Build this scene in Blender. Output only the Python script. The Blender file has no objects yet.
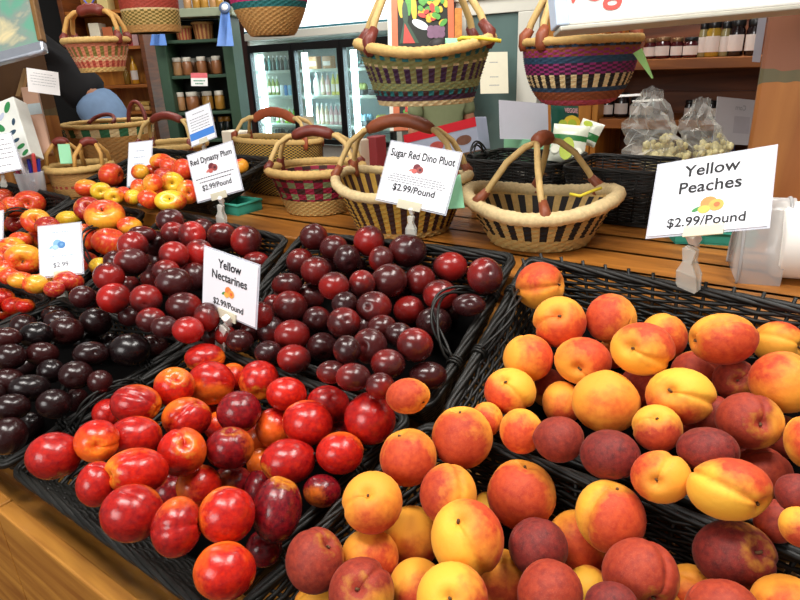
import bpy, bmesh, math, random
import numpy as np
from mathutils import Vector, Matrix, Euler, Quaternion
random.seed(7); np.random.seed(7)
PI = math.pi
SC = bpy.context.scene
COL = SC.collection

# ------------------------------------------------------------------ camera
F = 620.0
PITCH, ROLL, CAMZ = math.radians(21.2), math.radians(2.5), 1.30
FW = Vector((0, math.cos(PITCH), -math.sin(PITCH)))
_u0 = Vector((0, math.sin(PITCH), math.cos(PITCH))); _r0 = Vector((1, 0, 0))
RT = _r0*math.cos(ROLL) - _u0*math.sin(ROLL)
UP = _u0*math.cos(ROLL) + _r0*math.sin(ROLL)
CAM = Vector((0, 0, CAMZ))
cd = bpy.data.cameras.new('camera'); cam = bpy.data.objects.new('camera', cd); COL.objects.link(cam)
cd.sensor_fit = 'HORIZONTAL'; cd.sensor_width = 36.0; cd.lens = F/800*36; cd.clip_start = .02
cam.matrix_world = Matrix(((RT.x, UP.x, -FW.x, 0), (RT.y, UP.y, -FW.y, 0), (RT.z, UP.z, -FW.z, CAMZ), (0, 0, 0, 1)))
SC.camera = cam

# ------------------------------------------------------------------ world, lamps, exposure
wd = bpy.data.worlds.new('world'); SC.world = wd; wd.use_nodes = True
wd.node_tree.nodes['Background'].inputs[0].default_value = (1, .975, .94, 1)
wd.node_tree.nodes['Background'].inputs[1].default_value = .20
def area(name, loc, target, sx, sy, power, col=(1, 1, 1)):
    l = bpy.data.lights.new(name, 'AREA'); l.shape = 'RECTANGLE'; l.size = sx; l.size_y = sy; l.energy = power; l.color = col
    o = bpy.data.objects.new(name, l); COL.objects.link(o); o.location = loc
    o.rotation_euler = (Vector(target)-Vector(loc)).to_track_quat('-Z', 'Y').to_euler()
    return o
area('ceiling_lamp_or_fill', (-.55, .35, 2.7), (-.45, .6, .8), 1.1, .35, 30, (1, .97, .92))
area('ceiling_lamp_or_fill', (.75, .55, 2.7), (.45, .6, .8), 1.1, .35, 30, (1, .97, .92))
area('window_light', (-1.9, -1.6, 2.2), (-.2, .7, .8), 1.6, 1.2, 46, (1, .985, .96))
area('ceiling_lamp_or_fill', (-1.4, 2.6, 2.7), (-1.2, 2.9, .8), 1.2, .5, 30, (1, .95, .88))  # unseen fill, added to brighten the hutch and bookcase end
area('ceiling_lamp_or_fill', (.8, 2.2, 2.7), (.9, 2.6, .9), 1.2, .4, 22, (1, .95, .88))  # another added fill, for the background behind the counter
area('ceiling_lamp_or_fill', (-.2, 4.0, 2.7), (-.3, 5.2, .9), 1.2, .5, 30, (1, .97, .93))  # fill added over the fridge area, no lamp seen there
SC.view_settings.view_transform = 'Standard'; SC.view_settings.look = 'None'
SC.view_settings.exposure = 0.2; SC.view_settings.gamma = 1.0; SC.view_settings.use_curve_mapping = False

# ------------------------------------------------------------------ frames and pixel rays
AX = Vector((.80180796, -.59758179, 0)); DX = Vector((.59758179, .80180796, 0)); ZX = Vector((0, 0, 1))
def ray(px, py): return FW + RT*((px-400)/F) + UP*((300-py)/F)
def at(px, py, t): return CAM + ray(px, py)*t                     # pixel + depth -> world
def on_z(px, py, z):
    d = ray(px, py); return CAM + d*((z-CAMZ)/d.z)
def depth_of(p): return (Vector(p)-CAM).dot(FW)
P0 = CAM + ray(560, 465)*.69
TILT = math.radians(20)
BX = DX*math.cos(TILT) + ZX*math.sin(TILT); NX = AX.cross(BX)
def frame(x, y, z, o):
    return Matrix(((x.x, y.x, z.x, o.x), (x.y, y.y, z.y, o.y), (x.z, y.z, z.z, o.z), (0, 0, 0, 1)))
MD = frame(AX, BX, NX, P0)                                        # slanted display
ROOM = frame(AX, DX, ZX, Vector((P0.x, P0.y, 0)))                 # room axes: x along the stand, y into the shop
ROOMI = ROOM.inverted()
def room(a, d, z): return ROOM @ Vector((a, d, z))
def on_d(px, py, d):                                              # pixel -> vertical plane parallel to the stand, in room axes
    o = ROOMI @ CAM; r = ROOMI.to_3x3() @ ray(px, py); s = (d-o.y)/r.y
    return o + r*s

# ------------------------------------------------------------------ materials
def lin(h):
    h = h.lstrip('#'); c = [int(h[i:i+2], 16)/255 for i in (0, 2, 4)]
    return tuple(x/12.92 if x <= .04045 else ((x+.055)/1.055)**2.4 for x in c) + (1,)
_M = {}
def base(name):
    m = bpy.data.materials.new(name); m.use_nodes = True
    return m, m.node_tree, m.node_tree.nodes['Principled BSDF']
def mat(name, col, rough=.5, metal=0, var=.12, scale=30, bump=0, coat=0, emit=0, spec=.5):
    if name in _M: return _M[name]
    m, nt, p = base(name); c = lin(col) if isinstance(col, str) else col
    tc = nt.nodes.new('ShaderNodeTexCoord'); n = nt.nodes.new('ShaderNodeTexNoise'); n.inputs['Scale'].default_value = scale; n.inputs['Detail'].default_value = 3
    nt.links.new(tc.outputs['Object'], n.inputs['Vector'])
    mx = nt.nodes.new('ShaderNodeMix'); mx.data_type = 'RGBA'
    mx.inputs['A'].default_value = tuple(x*(1-var) for x in c[:3])+(1,); mx.inputs['B'].default_value = tuple(min(1, x*(1+var)) for x in c[:3])+(1,)
    nt.links.new(n.outputs['Fac'], mx.inputs['Factor']); nt.links.new(mx.outputs['Result'], p.inputs['Base Color'])
    p.inputs['Roughness'].default_value = rough; p.inputs['Metallic'].default_value = metal; p.inputs['Coat Weight'].default_value = coat
    p.inputs['Specular IOR Level'].default_value = spec
    if bump:
        b = nt.nodes.new('ShaderNodeBump'); b.inputs['Strength'].default_value = bump; b.inputs['Distance'].default_value = .002
        nt.links.new(n.outputs['Fac'], b.inputs['Height']); nt.links.new(b.outputs['Normal'], p.inputs['Normal'])
    if emit:
        p.inputs['Emission Color'].default_value = c; p.inputs['Emission Strength'].default_value = emit
    _M[name] = m; return m
def wood(name, c1, c2, sc=(3, 30, 30), rough=.5, band=None):
    if name in _M: return _M[name]
    m, nt, p = base(name)
    tc = nt.nodes.new('ShaderNodeTexCoord'); mp = nt.nodes.new('ShaderNodeMapping'); mp.inputs['Scale'].default_value = sc
    nt.links.new(tc.outputs['Object'], mp.inputs['Vector'])
    n = nt.nodes.new('ShaderNodeTexNoise'); n.inputs['Scale'].default_value = 1; n.inputs['Detail'].default_value = 6; n.inputs['Distortion'].default_value = .8
    nt.links.new(mp.outputs['Vector'], n.inputs['Vector'])
    r = nt.nodes.new('ShaderNodeValToRGB'); r.color_ramp.elements[0].position = .3; r.color_ramp.elements[1].position = .72
    r.color_ramp.elements[0].color = lin(c1); r.color_ramp.elements[1].color = lin(c2)
    nt.links.new(n.outputs['Fac'], r.inputs['Fac']); col = r.outputs['Color']
    if band:
        sx = nt.nodes.new('ShaderNodeSeparateXYZ'); nt.links.new(tc.outputs['Object'], sx.inputs[0])
        n2 = nt.nodes.new('ShaderNodeTexNoise'); n2.inputs['Scale'].default_value = 14; nt.links.new(tc.outputs['Object'], n2.inputs['Vector'])
        ad = nt.nodes.new('ShaderNodeMath'); ad.operation = 'MULTIPLY_ADD'; ad.inputs[1].default_value = .05
        nt.links.new(n2.outputs['Fac'], ad.inputs[0]); nt.links.new(sx.outputs['Z'], ad.inputs[2])
        z0, z1, cb, ct = band
        for lo, cc in ((z0, cb), (z1, ct)):
            g = nt.nodes.new('ShaderNodeMath'); g.operation = 'GREATER_THAN'; g.inputs[1].default_value = lo; nt.links.new(ad.outputs[0], g.inputs[0])
            mx = nt.nodes.new('ShaderNodeMix'); mx.data_type = 'RGBA'; nt.links.new(g.outputs[0], mx.inputs['Factor']); nt.links.new(col, mx.inputs['A'])
            m2 = nt.nodes.new('ShaderNodeMix'); m2.data_type = 'RGBA'; m2.inputs['Factor'].default_value = .7; nt.links.new(col, m2.inputs['A']); m2.inputs['B'].default_value = lin(cc)
            nt.links.new(m2.outputs['Result'], mx.inputs['B']); col = mx.outputs['Result']
    nt.links.new(col, p.inputs['Base Color']); p.inputs['Roughness'].default_value = rough
    b = nt.nodes.new('ShaderNodeBump'); b.inputs['Strength'].default_value = .25; b.inputs['Distance'].default_value = .003
    nt.links.new(n.outputs['Fac'], b.inputs['Height']); nt.links.new(b.outputs['Normal'], p.inputs['Normal'])
    _M[name] = m; return m
def clear(name, col='#ffffff', rough=.05, opac=.12, fres=.6):
    if name in _M: return _M[name]
    m, nt, p = base(name)
    p.inputs['Base Color'].default_value = lin(col); p.inputs['Roughness'].default_value = rough
    tr = nt.nodes.new('ShaderNodeBsdfTransparent'); tr.inputs[0].default_value = lin(col)
    lw = nt.nodes.new('ShaderNodeLayerWeight'); lw.inputs['Blend'].default_value = .3
    ma = nt.nodes.new('ShaderNodeMath'); ma.operation = 'MULTIPLY_ADD'; ma.inputs[1].default_value = fres; ma.inputs[2].default_value = opac; ma.use_clamp = True
    nt.links.new(lw.outputs['Facing'], ma.inputs[0])
    mx = nt.nodes.new('ShaderNodeMixShader'); nt.links.new(ma.outputs[0], mx.inputs[0]); nt.links.new(tr.outputs[0], mx.inputs[1]); nt.links.new(p.outputs[0], mx.inputs[2])
    nt.links.new(mx.outputs[0], nt.nodes['Material Output'].inputs[0])
    _M[name] = m; return m

def fruit_material(name, kind):
    m, nt, p = base(name); N = nt.nodes; Lk = nt.links
    def math_(op, a, b=None, c=None, clamp=False):
        x = N.new('ShaderNodeMath'); x.operation = op; x.use_clamp = clamp
        for i, v in enumerate((a, b, c)):
            if v is None: continue
            if isinstance(v, (int, float)): x.inputs[i].default_value = v
            else: Lk.new(v, x.inputs[i])
        return x.outputs[0]
    def mix(f, a, b):
        x = N.new('ShaderNodeMix'); x.data_type = 'RGBA'
        for k, v in (('Factor', f), ('A', a), ('B', b)):
            if isinstance(v, (int, float)): x.inputs[k].default_value = v
            elif isinstance(v, tuple): x.inputs[k].default_value = v
            else: Lk.new(v, x.inputs[k])
        return x.outputs['Result']
    tc = N.new('ShaderNodeTexCoord'); oi = N.new('ShaderNodeObjectInfo')
    sc = N.new('ShaderNodeSeparateColor'); Lk.new(oi.outputs['Color'], sc.inputs[0])
    sx = N.new('ShaderNodeSeparateXYZ'); Lk.new(tc.outputs['Object'], sx.inputs[0])
    w = math_('MULTIPLY', oi.outputs['Random'], 37.0)
    def noise(scale, detail=3, vec=None, dist=0):
        n = N.new('ShaderNodeTexNoise'); n.noise_dimensions = '4D'; n.inputs['Scale'].default_value = scale; n.inputs['Detail'].default_value = detail
        n.inputs['Distortion'].default_value = dist
        Lk.new(vec or tc.outputs['Object'], n.inputs['Vector']); Lk.new(w, n.inputs['W']); return n.outputs['Fac']
    big = noise(1.5, 3, dist=.4); fine = noise(5.5, 4); speck = noise(40, 2)
    # blush: +y side, plus noise
    ysg = math_('MULTIPLY', sx.outputs['Y'], math_('MULTIPLY_ADD', oi.outputs['Alpha'], 2, -1))
    g = math_('MULTIPLY_ADD', ysg, 1.9, math_('MULTIPLY_ADD', big, 3.0, math_('MULTIPLY_ADD', fine, .8, -1.9)))
    amt = math_('MULTIPLY_ADD', sc.outputs['Green'], 4.0, -2.0)
    bl = math_('MULTIPLY_ADD', math_('ADD', g, amt), .6, .5, clamp=True)
    if kind == 'peach':
        ground = mix(sc.outputs['Red'], lin('#ecb83a'), lin('#ee9431'))
        mid = mix(sc.outputs['Blue'], lin('#dc5a26'), lin('#8a2a22'))
        deep = mix(sc.outputs['Blue'], lin('#b8321a'), lin('#4e1518'))
        red = mix(math_('MULTIPLY_ADD', fine, 1.9, -.45, clamp=True), mid, deep)
        col = mix(bl, ground, red); col = mix(math_('MULTIPLY', math_('MULTIPLY_ADD', speck, 4, -2.1, clamp=True), .1), col, mix(.6, col, lin('#ffd9a0')))
        # pale star round the stem
        st = math_('MULTIPLY_ADD', sx.outputs['Z'], 5, math_('MULTIPLY_ADD', fine, 2, -5.1), clamp=True)
        col = mix(math_('MULTIPLY', st, .55), col, ground)
        Lk.new(col, p.inputs['Base Color']); p.inputs['Roughness'].default_value = .62; p.inputs['Specular IOR Level'].default_value = .3
        p.inputs['Sheen Weight'].default_value = .05; p.inputs['Sheen Roughness'].default_value = .4; p.inputs['Sheen Tint'].default_value = (1, .85, .7, 1)
        bs = .05
    elif kind == 'nectarine':
        ground = mix(sc.outputs['Red'], lin('#f7b52e'), lin('#f2661f'))
        mid = mix(sc.outputs['Blue'], lin('#cf230e'), lin('#86101a'))
        deep = mix(sc.outputs['Blue'], lin('#990d12'), lin('#3a0714'))
        col = mix(bl, ground, mix(math_('MULTIPLY_ADD', fine, 2.4, -.75, clamp=True), mid, deep))
        st = math_('MULTIPLY_ADD', sx.outputs['Z'], 5, math_('MULTIPLY_ADD', fine, 2.4, -5.4), clamp=True)
        col = mix(math_('MULTIPLY', st, .6), col, lin('#f5a02a'))
        col = mix(math_('MULTIPLY', math_('MULTIPLY_ADD', speck, 6, -3.6, clamp=True), .12), col, lin('#f0a070'))
        Lk.new(col, p.inputs['Base Color']); p.inputs['Roughness'].default_value = .27; p.inputs['Specular IOR Level'].default_value = .4; p.inputs['Coat Weight'].default_value = .18; p.inputs['Coat Roughness'].default_value = .14
        bs = .06
    elif kind == 'apple':
        mp = N.new('ShaderNodeMapping'); mp.inputs['Scale'].default_value = (1, 1, .12); Lk.new(tc.outputs['Object'], mp.inputs['Vector'])
        stripe = noise(7, 2, mp.outputs['Vector'])
        bl2 = math_('ADD', bl, math_('MULTIPLY_ADD', stripe, 1.6, -.8), clamp=True)
        ground = mix(sc.outputs['Red'], lin('#f0c832'), lin('#f5a030'))
        red = mix(sc.outputs['Blue'], lin('#e2431f'), lin('#a81c20'))
        col = mix(bl2, ground, red)
        st = math_('MULTIPLY_ADD', sx.outputs['Z'], 5, math_('MULTIPLY_ADD', fine, 1.5, -4.6), clamp=True)
        col = mix(math_('MULTIPLY', st, .5), col, lin('#c9b43a'))
        Lk.new(col, p.inputs['Base Color']); p.inputs['Roughness'].default_value = .3; p.inputs['Coat Weight'].default_value = .25; p.inputs['Coat Roughness'].default_value = .15
        bs = .03
    else:   # plum, pluot, black plum: dark skins with a waxy bloom
        bright = mix(sc.outputs['Red'], lin('#4a1412'), lin('#a81a14'))
        dark = mix(sc.outputs['Blue'], lin('#481413'), lin('#0a090b'))
        col = mix(math_('MULTIPLY_ADD', bl, -.9, .95), dark, bright) if kind == 'plum' else dark
        bloom = math_('MULTIPLY', math_('MULTIPLY_ADD', big, 3, -1.2, clamp=True), 0.06 if kind == 'plum' else .025)
        col = mix(bloom, col, lin('#7f6872') if kind == 'plum' else lin('#3e4044'))
        col = mix(math_('MULTIPLY', math_('MULTIPLY_ADD', speck, 7, -4.4, clamp=True), .25), col, lin('#a0695a'))
        Lk.new(col, p.inputs['Base Color'])
        Lk.new(math_('MULTIPLY_ADD', big, .26, .12), p.inputs['Roughness']); p.inputs['Coat Weight'].default_value = .12; p.inputs['Coat Roughness'].default_value = .15; p.inputs['Specular IOR Level'].default_value = .42
        bs = .03
    b = N.new('ShaderNodeBump'); b.inputs['Strength'].default_value = bs; b.inputs['Distance'].default_value = .02
    Lk.new(fine, b.inputs['Height']); Lk.new(b.outputs['Normal'], p.inputs['Normal'])
    return m
FM = {'peach': fruit_material('peach_skin', 'peach'), 'nectarine': fruit_material('nectarine_skin', 'nectarine'), 'apple': fruit_material('apple_skin', 'apple'),
      'plum': fruit_material('plum_skin', 'plum'), 'black': fruit_material('black_plum_skin', 'black')}

STRAW = mat('straw', '#c9a566', .7, var=.25, scale=120, bump=.4); STRAW2 = mat('pale_straw', '#dcc08a', .7, var=.2, scale=120, bump=.4)
LEATHER = mat('leather', '#8f4a2c', .5, var=.3, scale=60, bump=.5); LEATHERD = mat('dark_leather', '#6e2c20', .45, var=.3, scale=60, bump=.4)
WICK = mat('black_wicker', '#171613', .5, var=.6, scale=45, bump=.6, spec=.4); WICKG = mat('worn_wicker', '#4a4a45', .45, var=.45, scale=50, bump=.5)
LINER = mat('gap_shade_liner', '#060505', 1, spec=.05)  # near-black stands for the shaded gaps between fruit
WHITE = mat('white_card', '#f3f4fb', .35, var=.01); INK = mat('ink', '#15151a', .6); GREYINK = mat('grey_ink', '#8f9096', .6)
CLEARP = clear('clear_plastic', '#ffffff', .08, .22); GLASS = clear('glass', '#f2faf8', .02, .02, .25)
STEM = mat('stem', '#5a3c1e', .8, var=.3)
OAK = wood('counter_wood', '#7d4a18', '#b87630', (4, 40, 40), .35); PLANK = wood('plank_wood', '#8a5018', '#c58838', (4, 40, 40), .45)
REDWOOD = wood('shelf_wood', '#54290c', '#84461a', (3, 3, 30), .55); SHELF = wood('shelf_edge_wood', '#8f4e18', '#b86e28', (4, 30, 30), .5)
ORANGEW = wood('orange_wood', '#b0691f', '#dd9638', (25, 25, 3), .5); DARKW = wood('dark_wood', '#38170d', '#54261a', (20, 20, 3), .6)
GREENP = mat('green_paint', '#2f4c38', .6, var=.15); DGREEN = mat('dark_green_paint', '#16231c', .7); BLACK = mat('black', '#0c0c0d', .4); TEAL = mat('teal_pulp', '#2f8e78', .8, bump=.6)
MINT = mat('mint_card', '#8fd0a4', .6, var=.03); PAPER = mat('paper', '#e6e4e2', .7, var=.03); METAL = mat('metal', '#c8c9cc', .3, 1); CREAMP = mat('cream_paint', '#d8d4c4', .5)

# ------------------------------------------------------------------ mesh helpers
class MB:
    def __init__(s): s.v = []; s.f = []; s.mi = []; s.sm = []
    def add(s, vs, fs, mi=0, sm=True, M=None):
        o = len(s.v)
        for v in vs: s.v.append(tuple(M @ Vector(v)) if M is not None else tuple(v))
        for i, f in enumerate(fs):
            s.f.append(tuple(o+k for k in f)); s.mi.append(mi[i] if isinstance(mi, list) else mi); s.sm.append(sm)
        return s
    def box(s, lo, hi, mi=0, M=None, bev=0):
        x0, y0, z0 = lo; x1, y1, z1 = hi
        if bev:
            bm = bmesh.new(); bmesh.ops.create_cube(bm, size=1)
            for v in bm.verts: v.co = Vector(((x0+x1)/2+v.co.x*(x1-x0), (y0+y1)/2+v.co.y*(y1-y0), (z0+z1)/2+v.co.z*(z1-z0)))
            bmesh.ops.bevel(bm, geom=bm.edges[:], offset=min(bev, .45*min(x1-x0, y1-y0, z1-z0)), segments=2, profile=.5, affect='EDGES')
            bm.verts.ensure_lookup_table(); bm.verts.index_update()
            s.add([v.co[:] for v in bm.verts], [[v.index for v in f.verts] for f in bm.faces], mi, False, M); bm.free(); return s
        vs = [(x0,y0,z0),(x1,y0,z0),(x1,y1,z0),(x0,y1,z0),(x0,y0,z1),(x1,y0,z1),(x1,y1,z1),(x0,y1,z1)]
        return s.add(vs, [(3,2,1,0),(4,5,6,7),(0,1,5,4),(1,2,6,5),(2,3,7,6),(3,0,4,7)], mi, False, M)
    def prism(s, c8, mi=0):
        return s.add(c8, [(3,2,1,0),(4,5,6,7),(0,1,5,4),(1,2,6,5),(2,3,7,6),(3,0,4,7)], mi, False)
    def tube(s, pts, r, n=6, closed=False, mi=0, M=None):
        pts = [Vector(p) for p in pts]; k = len(pts); rs = r if isinstance(r, (list, tuple)) else [r]*k
        vs = []; prev = None
        for i, p in enumerate(pts):
            a = pts[(i-1) % k] if (closed or i > 0) else p; b = pts[(i+1) % k] if (closed or i < k-1) else p
            t = (b-a)
            t = t.normalized() if t.length > 1e-9 else Vector((0, 0, 1))
            if prev is None:
                x = t.orthogonal().normalized()
            else:
                x = prev - t*prev.dot(t)
                x = x.normalized() if x.length > 1e-6 else t.orthogonal().normalized()
            prev = x; y = t.cross(x)
            for j in range(n):
                an = 2*PI*j/n; vs.append(p + (x*math.cos(an)+y*math.sin(an))*rs[i])
        fs = []
        for i in range(k if closed else k-1):
            for j in range(n):
                fs.append((i*n+j, i*n+(j+1) % n, ((i+1) % k)*n+(j+1) % n, ((i+1) % k)*n+j))
        if not closed:
            fs.append(tuple(range(n))[::-1]); fs.append(tuple((k-1)*n+j for j in range(n)))
        return s.add(vs, fs, mi, True, M)
    def lathe(s, prof, n=20, mi=0, M=None, cap=True):
        vs = []; fs = []; ml = []
        for r, z in prof:
            for j in range(n): a = 2*PI*j/n; vs.append((r*math.cos(a), r*math.sin(a), z))
        for i in range(len(prof)-1):
            for j in range(n):
                fs.append((i*n+j, i*n+(j+1) % n, (i+1)*n+(j+1) % n, (i+1)*n+j)); ml.append(mi[i] if isinstance(mi, list) else mi)
        if cap:
            fs.append(tuple(range(n))[::-1]); ml.append(ml[0]); fs.append(tuple((len(prof)-1)*n+j for j in range(n))); ml.append(ml[-2])
        return s.add(vs, fs, ml, True, M)
    def ball(s, c, r, n=12, mi=0, M=None):
        rr = r if isinstance(r, (tuple, list)) else (r, r, r); vs = []; fs = []; m = n//2
        for i in range(m+1):
            th = PI*i/m
            for j in range(n):
                a = 2*PI*j/n; vs.append((c[0]+rr[0]*math.sin(th)*math.cos(a), c[1]+rr[1]*math.sin(th)*math.sin(a), c[2]-rr[2]*math.cos(th)))
        for i in range(m):
            for j in range(n): fs.append((i*n+j, i*n+(j+1) % n, (i+1)*n+(j+1) % n, (i+1)*n+j))
        return s.add(vs, fs, mi, True, M)
    def build(s, name, mats, parent=None, M=None):
        me = bpy.data.meshes.new(name); me.from_pydata(s.v, [], s.f)
        for m in (mats if isinstance(mats, (list, tuple)) else [mats]): me.materials.append(m)
        me.polygons.foreach_set('material_index', s.mi); me.polygons.foreach_set('use_smooth', s.sm); me.update()
        o = bpy.data.objects.new(name, me); COL.objects.link(o)
        if parent: o.parent = parent
        if M is not None: o.matrix_local = M
        return o
def tag(o, label=None, cat=None, group=None, kind=None):
    for k, v in (('label', label), ('category', cat), ('group', group), ('kind', kind)):
        if v: o[k] = v
    return o
def thing(name, label, cat, M=None, group=None):
    o = bpy.data.objects.new(name, None); o.empty_display_size = .02; COL.objects.link(o)
    if M is not None: o.matrix_world = M if isinstance(M, Matrix) else Matrix.Translation(M)
    return tag(o, label, cat, group)
def struct(o): o['kind'] = 'structure'; return o
_T = {}
def text_geo(s, size, bold=0, shear=0):
    k = (s, size, bold, shear)
    if k not in _T:
        c = bpy.data.curves.new('t', 'FONT'); c.body = s; c.size = size; c.align_x = 'CENTER'; c.align_y = 'CENTER'; c.offset = bold; c.shear = shear; c.resolution_u = 3
        o = bpy.data.objects.new('t', c); COL.objects.link(o)
        dg = bpy.context.evaluated_depsgraph_get(); dg.update(); me = bpy.data.meshes.new_from_object(o.evaluated_get(dg))
        vs = [v.co.copy() for v in me.vertices]; fs = [tuple(p.vertices) for p in me.polygons]
        bpy.data.objects.remove(o); bpy.data.curves.remove(c); bpy.data.meshes.remove(me)
        _T[k] = (vs, fs)
    return _T[k]
def put_text(mb, s, x, y, size, z=.0006, bold=0, shear=0, maxw=None, mi=0, mirror=False):
    vs, fs = text_geo(s, size, bold, shear)
    if not vs: return
    w = max(v.x for v in vs)-min(v.x for v in vs); k = min(1, maxw/w) if maxw else 1
    mb.add([((-1 if mirror else 1)*v.x*k+x, v.y+y, z) for v in vs], [f[::-1] for f in fs] if mirror else fs, mi, False)
# ------------------------------------------------------------------ the setting
def room_box(name, lo, hi, m, bev=0, parent=None):
    b = MB(); b.box(lo, hi, 0, None, bev); o = b.build(name, m, parent)
    if parent is None: o.matrix_world = ROOM
    return o
struct(room_box('floor', (-6.5, -2.5, -.05), (5, 6.5, 0), wood('floor_wood', '#4a3220', '#6e4c2e', (3, 20, 20))))
struct(room_box('wall_back', (-6.5, 5.0, 0), (5, 5.1, 3), DARKW))

# ------------------------------------------------------------------ stand
st = thing('fruit_stand', 'long slanted wooden fruit stand holding the black wicker trays', 'display stand', ROOM @ Matrix.Translation((-.6, 0, 0)))
def stp(name, lo, hi, m, bev=.003, M=None):
    b = MB(); b.box((lo[0]+.6, lo[1], lo[2]), (hi[0]+.6, hi[1], hi[2]), 0, M, bev); return b.build(name, m, st)
SEAM = on_d(4, 535, -.325).x
for a0, a1 in ((-2.6, -1.62), (-1.617, SEAM-.0015), (SEAM+.0015, .1), (.103, .9)):
    stp('fascia_board', (a0, -.325, .40), (a1, -.300, .708), PLANK)
stp('ledge_plank', (-2.6, -.299, .665), (.9, -.215, .688), PLANK)
for a in (-2.5, -1.4, -.3, .8): stp('leg', (a-.04, -.28, 0), (a+.04, -.2, .664), PLANK)
for a in (-2.5, -1.4, -.3, .8): stp('leg', (a-.04, .24, 0), (a+.04, .32, .80), PLANK)
b = MB(); dM = Matrix.Translation((.6, 0, P0.z)) @ Matrix.Rotation(TILT, 4, 'X')
b.box((-2.6, -.275, -.122), (.9, .36, -.1), 0, dM, .003); b.build('sloping_deck', PLANK, st)

ct = thing('counter', 'long polished wooden counter behind the fruit trays', 'counter', ROOM @ Matrix.Translation((-.8, .8, 0)))
def ctp(name, lo, hi, m, bev=.004):
    b = MB(); b.box((lo[0]+.8, lo[1]-.8, lo[2]), (hi[0]+.8, hi[1]-.8, hi[2]), 0, None, bev); return b.build(name, m, ct)
CZ = .95
for i in range(7): ctp('top_board', (-3.3, 0.348+i*.104, .91), (1.2, .368+i*.104+.1025, CZ), OAK)
ctp('front_panel', (-3.3, .42, 0), (1.2, .445, .909), PLANK); ctp('rear_panel', (-3.3, 1.03, 0), (1.2, 1.055, .909), PLANK)

# ------------------------------------------------------------------ wicker trays
def lerp(a, b, t): return a+(b-a)*t
def twist(path, r, off, period, strands=2, n=5, mb=None, closed=True, axis=Vector((0, 0, 1))):
    L = [0]
    for i in range(1, len(path)): L.append(L[-1]+(path[i]-path[i-1]).length)
    for s in range(strands):
        pts = []
        for i, p in enumerate(path):
            q = path[(i+1) % len(path)] if (closed or i < len(path)-1) else p
            o = path[i-1] if (closed or i > 0) else p
            t = (q-o).normalized(); x = axis - t*axis.dot(t)
            x = x.normalized() if x.length > .05 else t.orthogonal().normalized()
            y = t.cross(x); an = 2*PI*L[i]/period+2*PI*s/strands
            pts.append(p+(x*math.cos(an)+y*math.sin(an))*off)
        mb.tube(pts, r, n, closed)
def dense(pts, step, closed=True):
    out = []; n = len(pts)
    for i in range(n if closed else n-1):
        a, b = pts[i], pts[(i+1) % n]; k = max(1, round((b-a).length/step))
        out += [a.lerp(b, j/k) for j in range(k)]
    if not closed: out.append(pts[-1])
    return out
def rounded(pts, r):
    out = []; n = len(pts)
    for i in range(n):
        p = pts[i]; a = (pts[i-1]-p).normalized(); b = (pts[(i+1) % n]-p).normalized()
        for t in (0, .25, .5, .75, 1): out.append((p+a*r).lerp(p, t).lerp(p.lerp(p+b*r, t), t))
    return out
class Tray: pass
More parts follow.
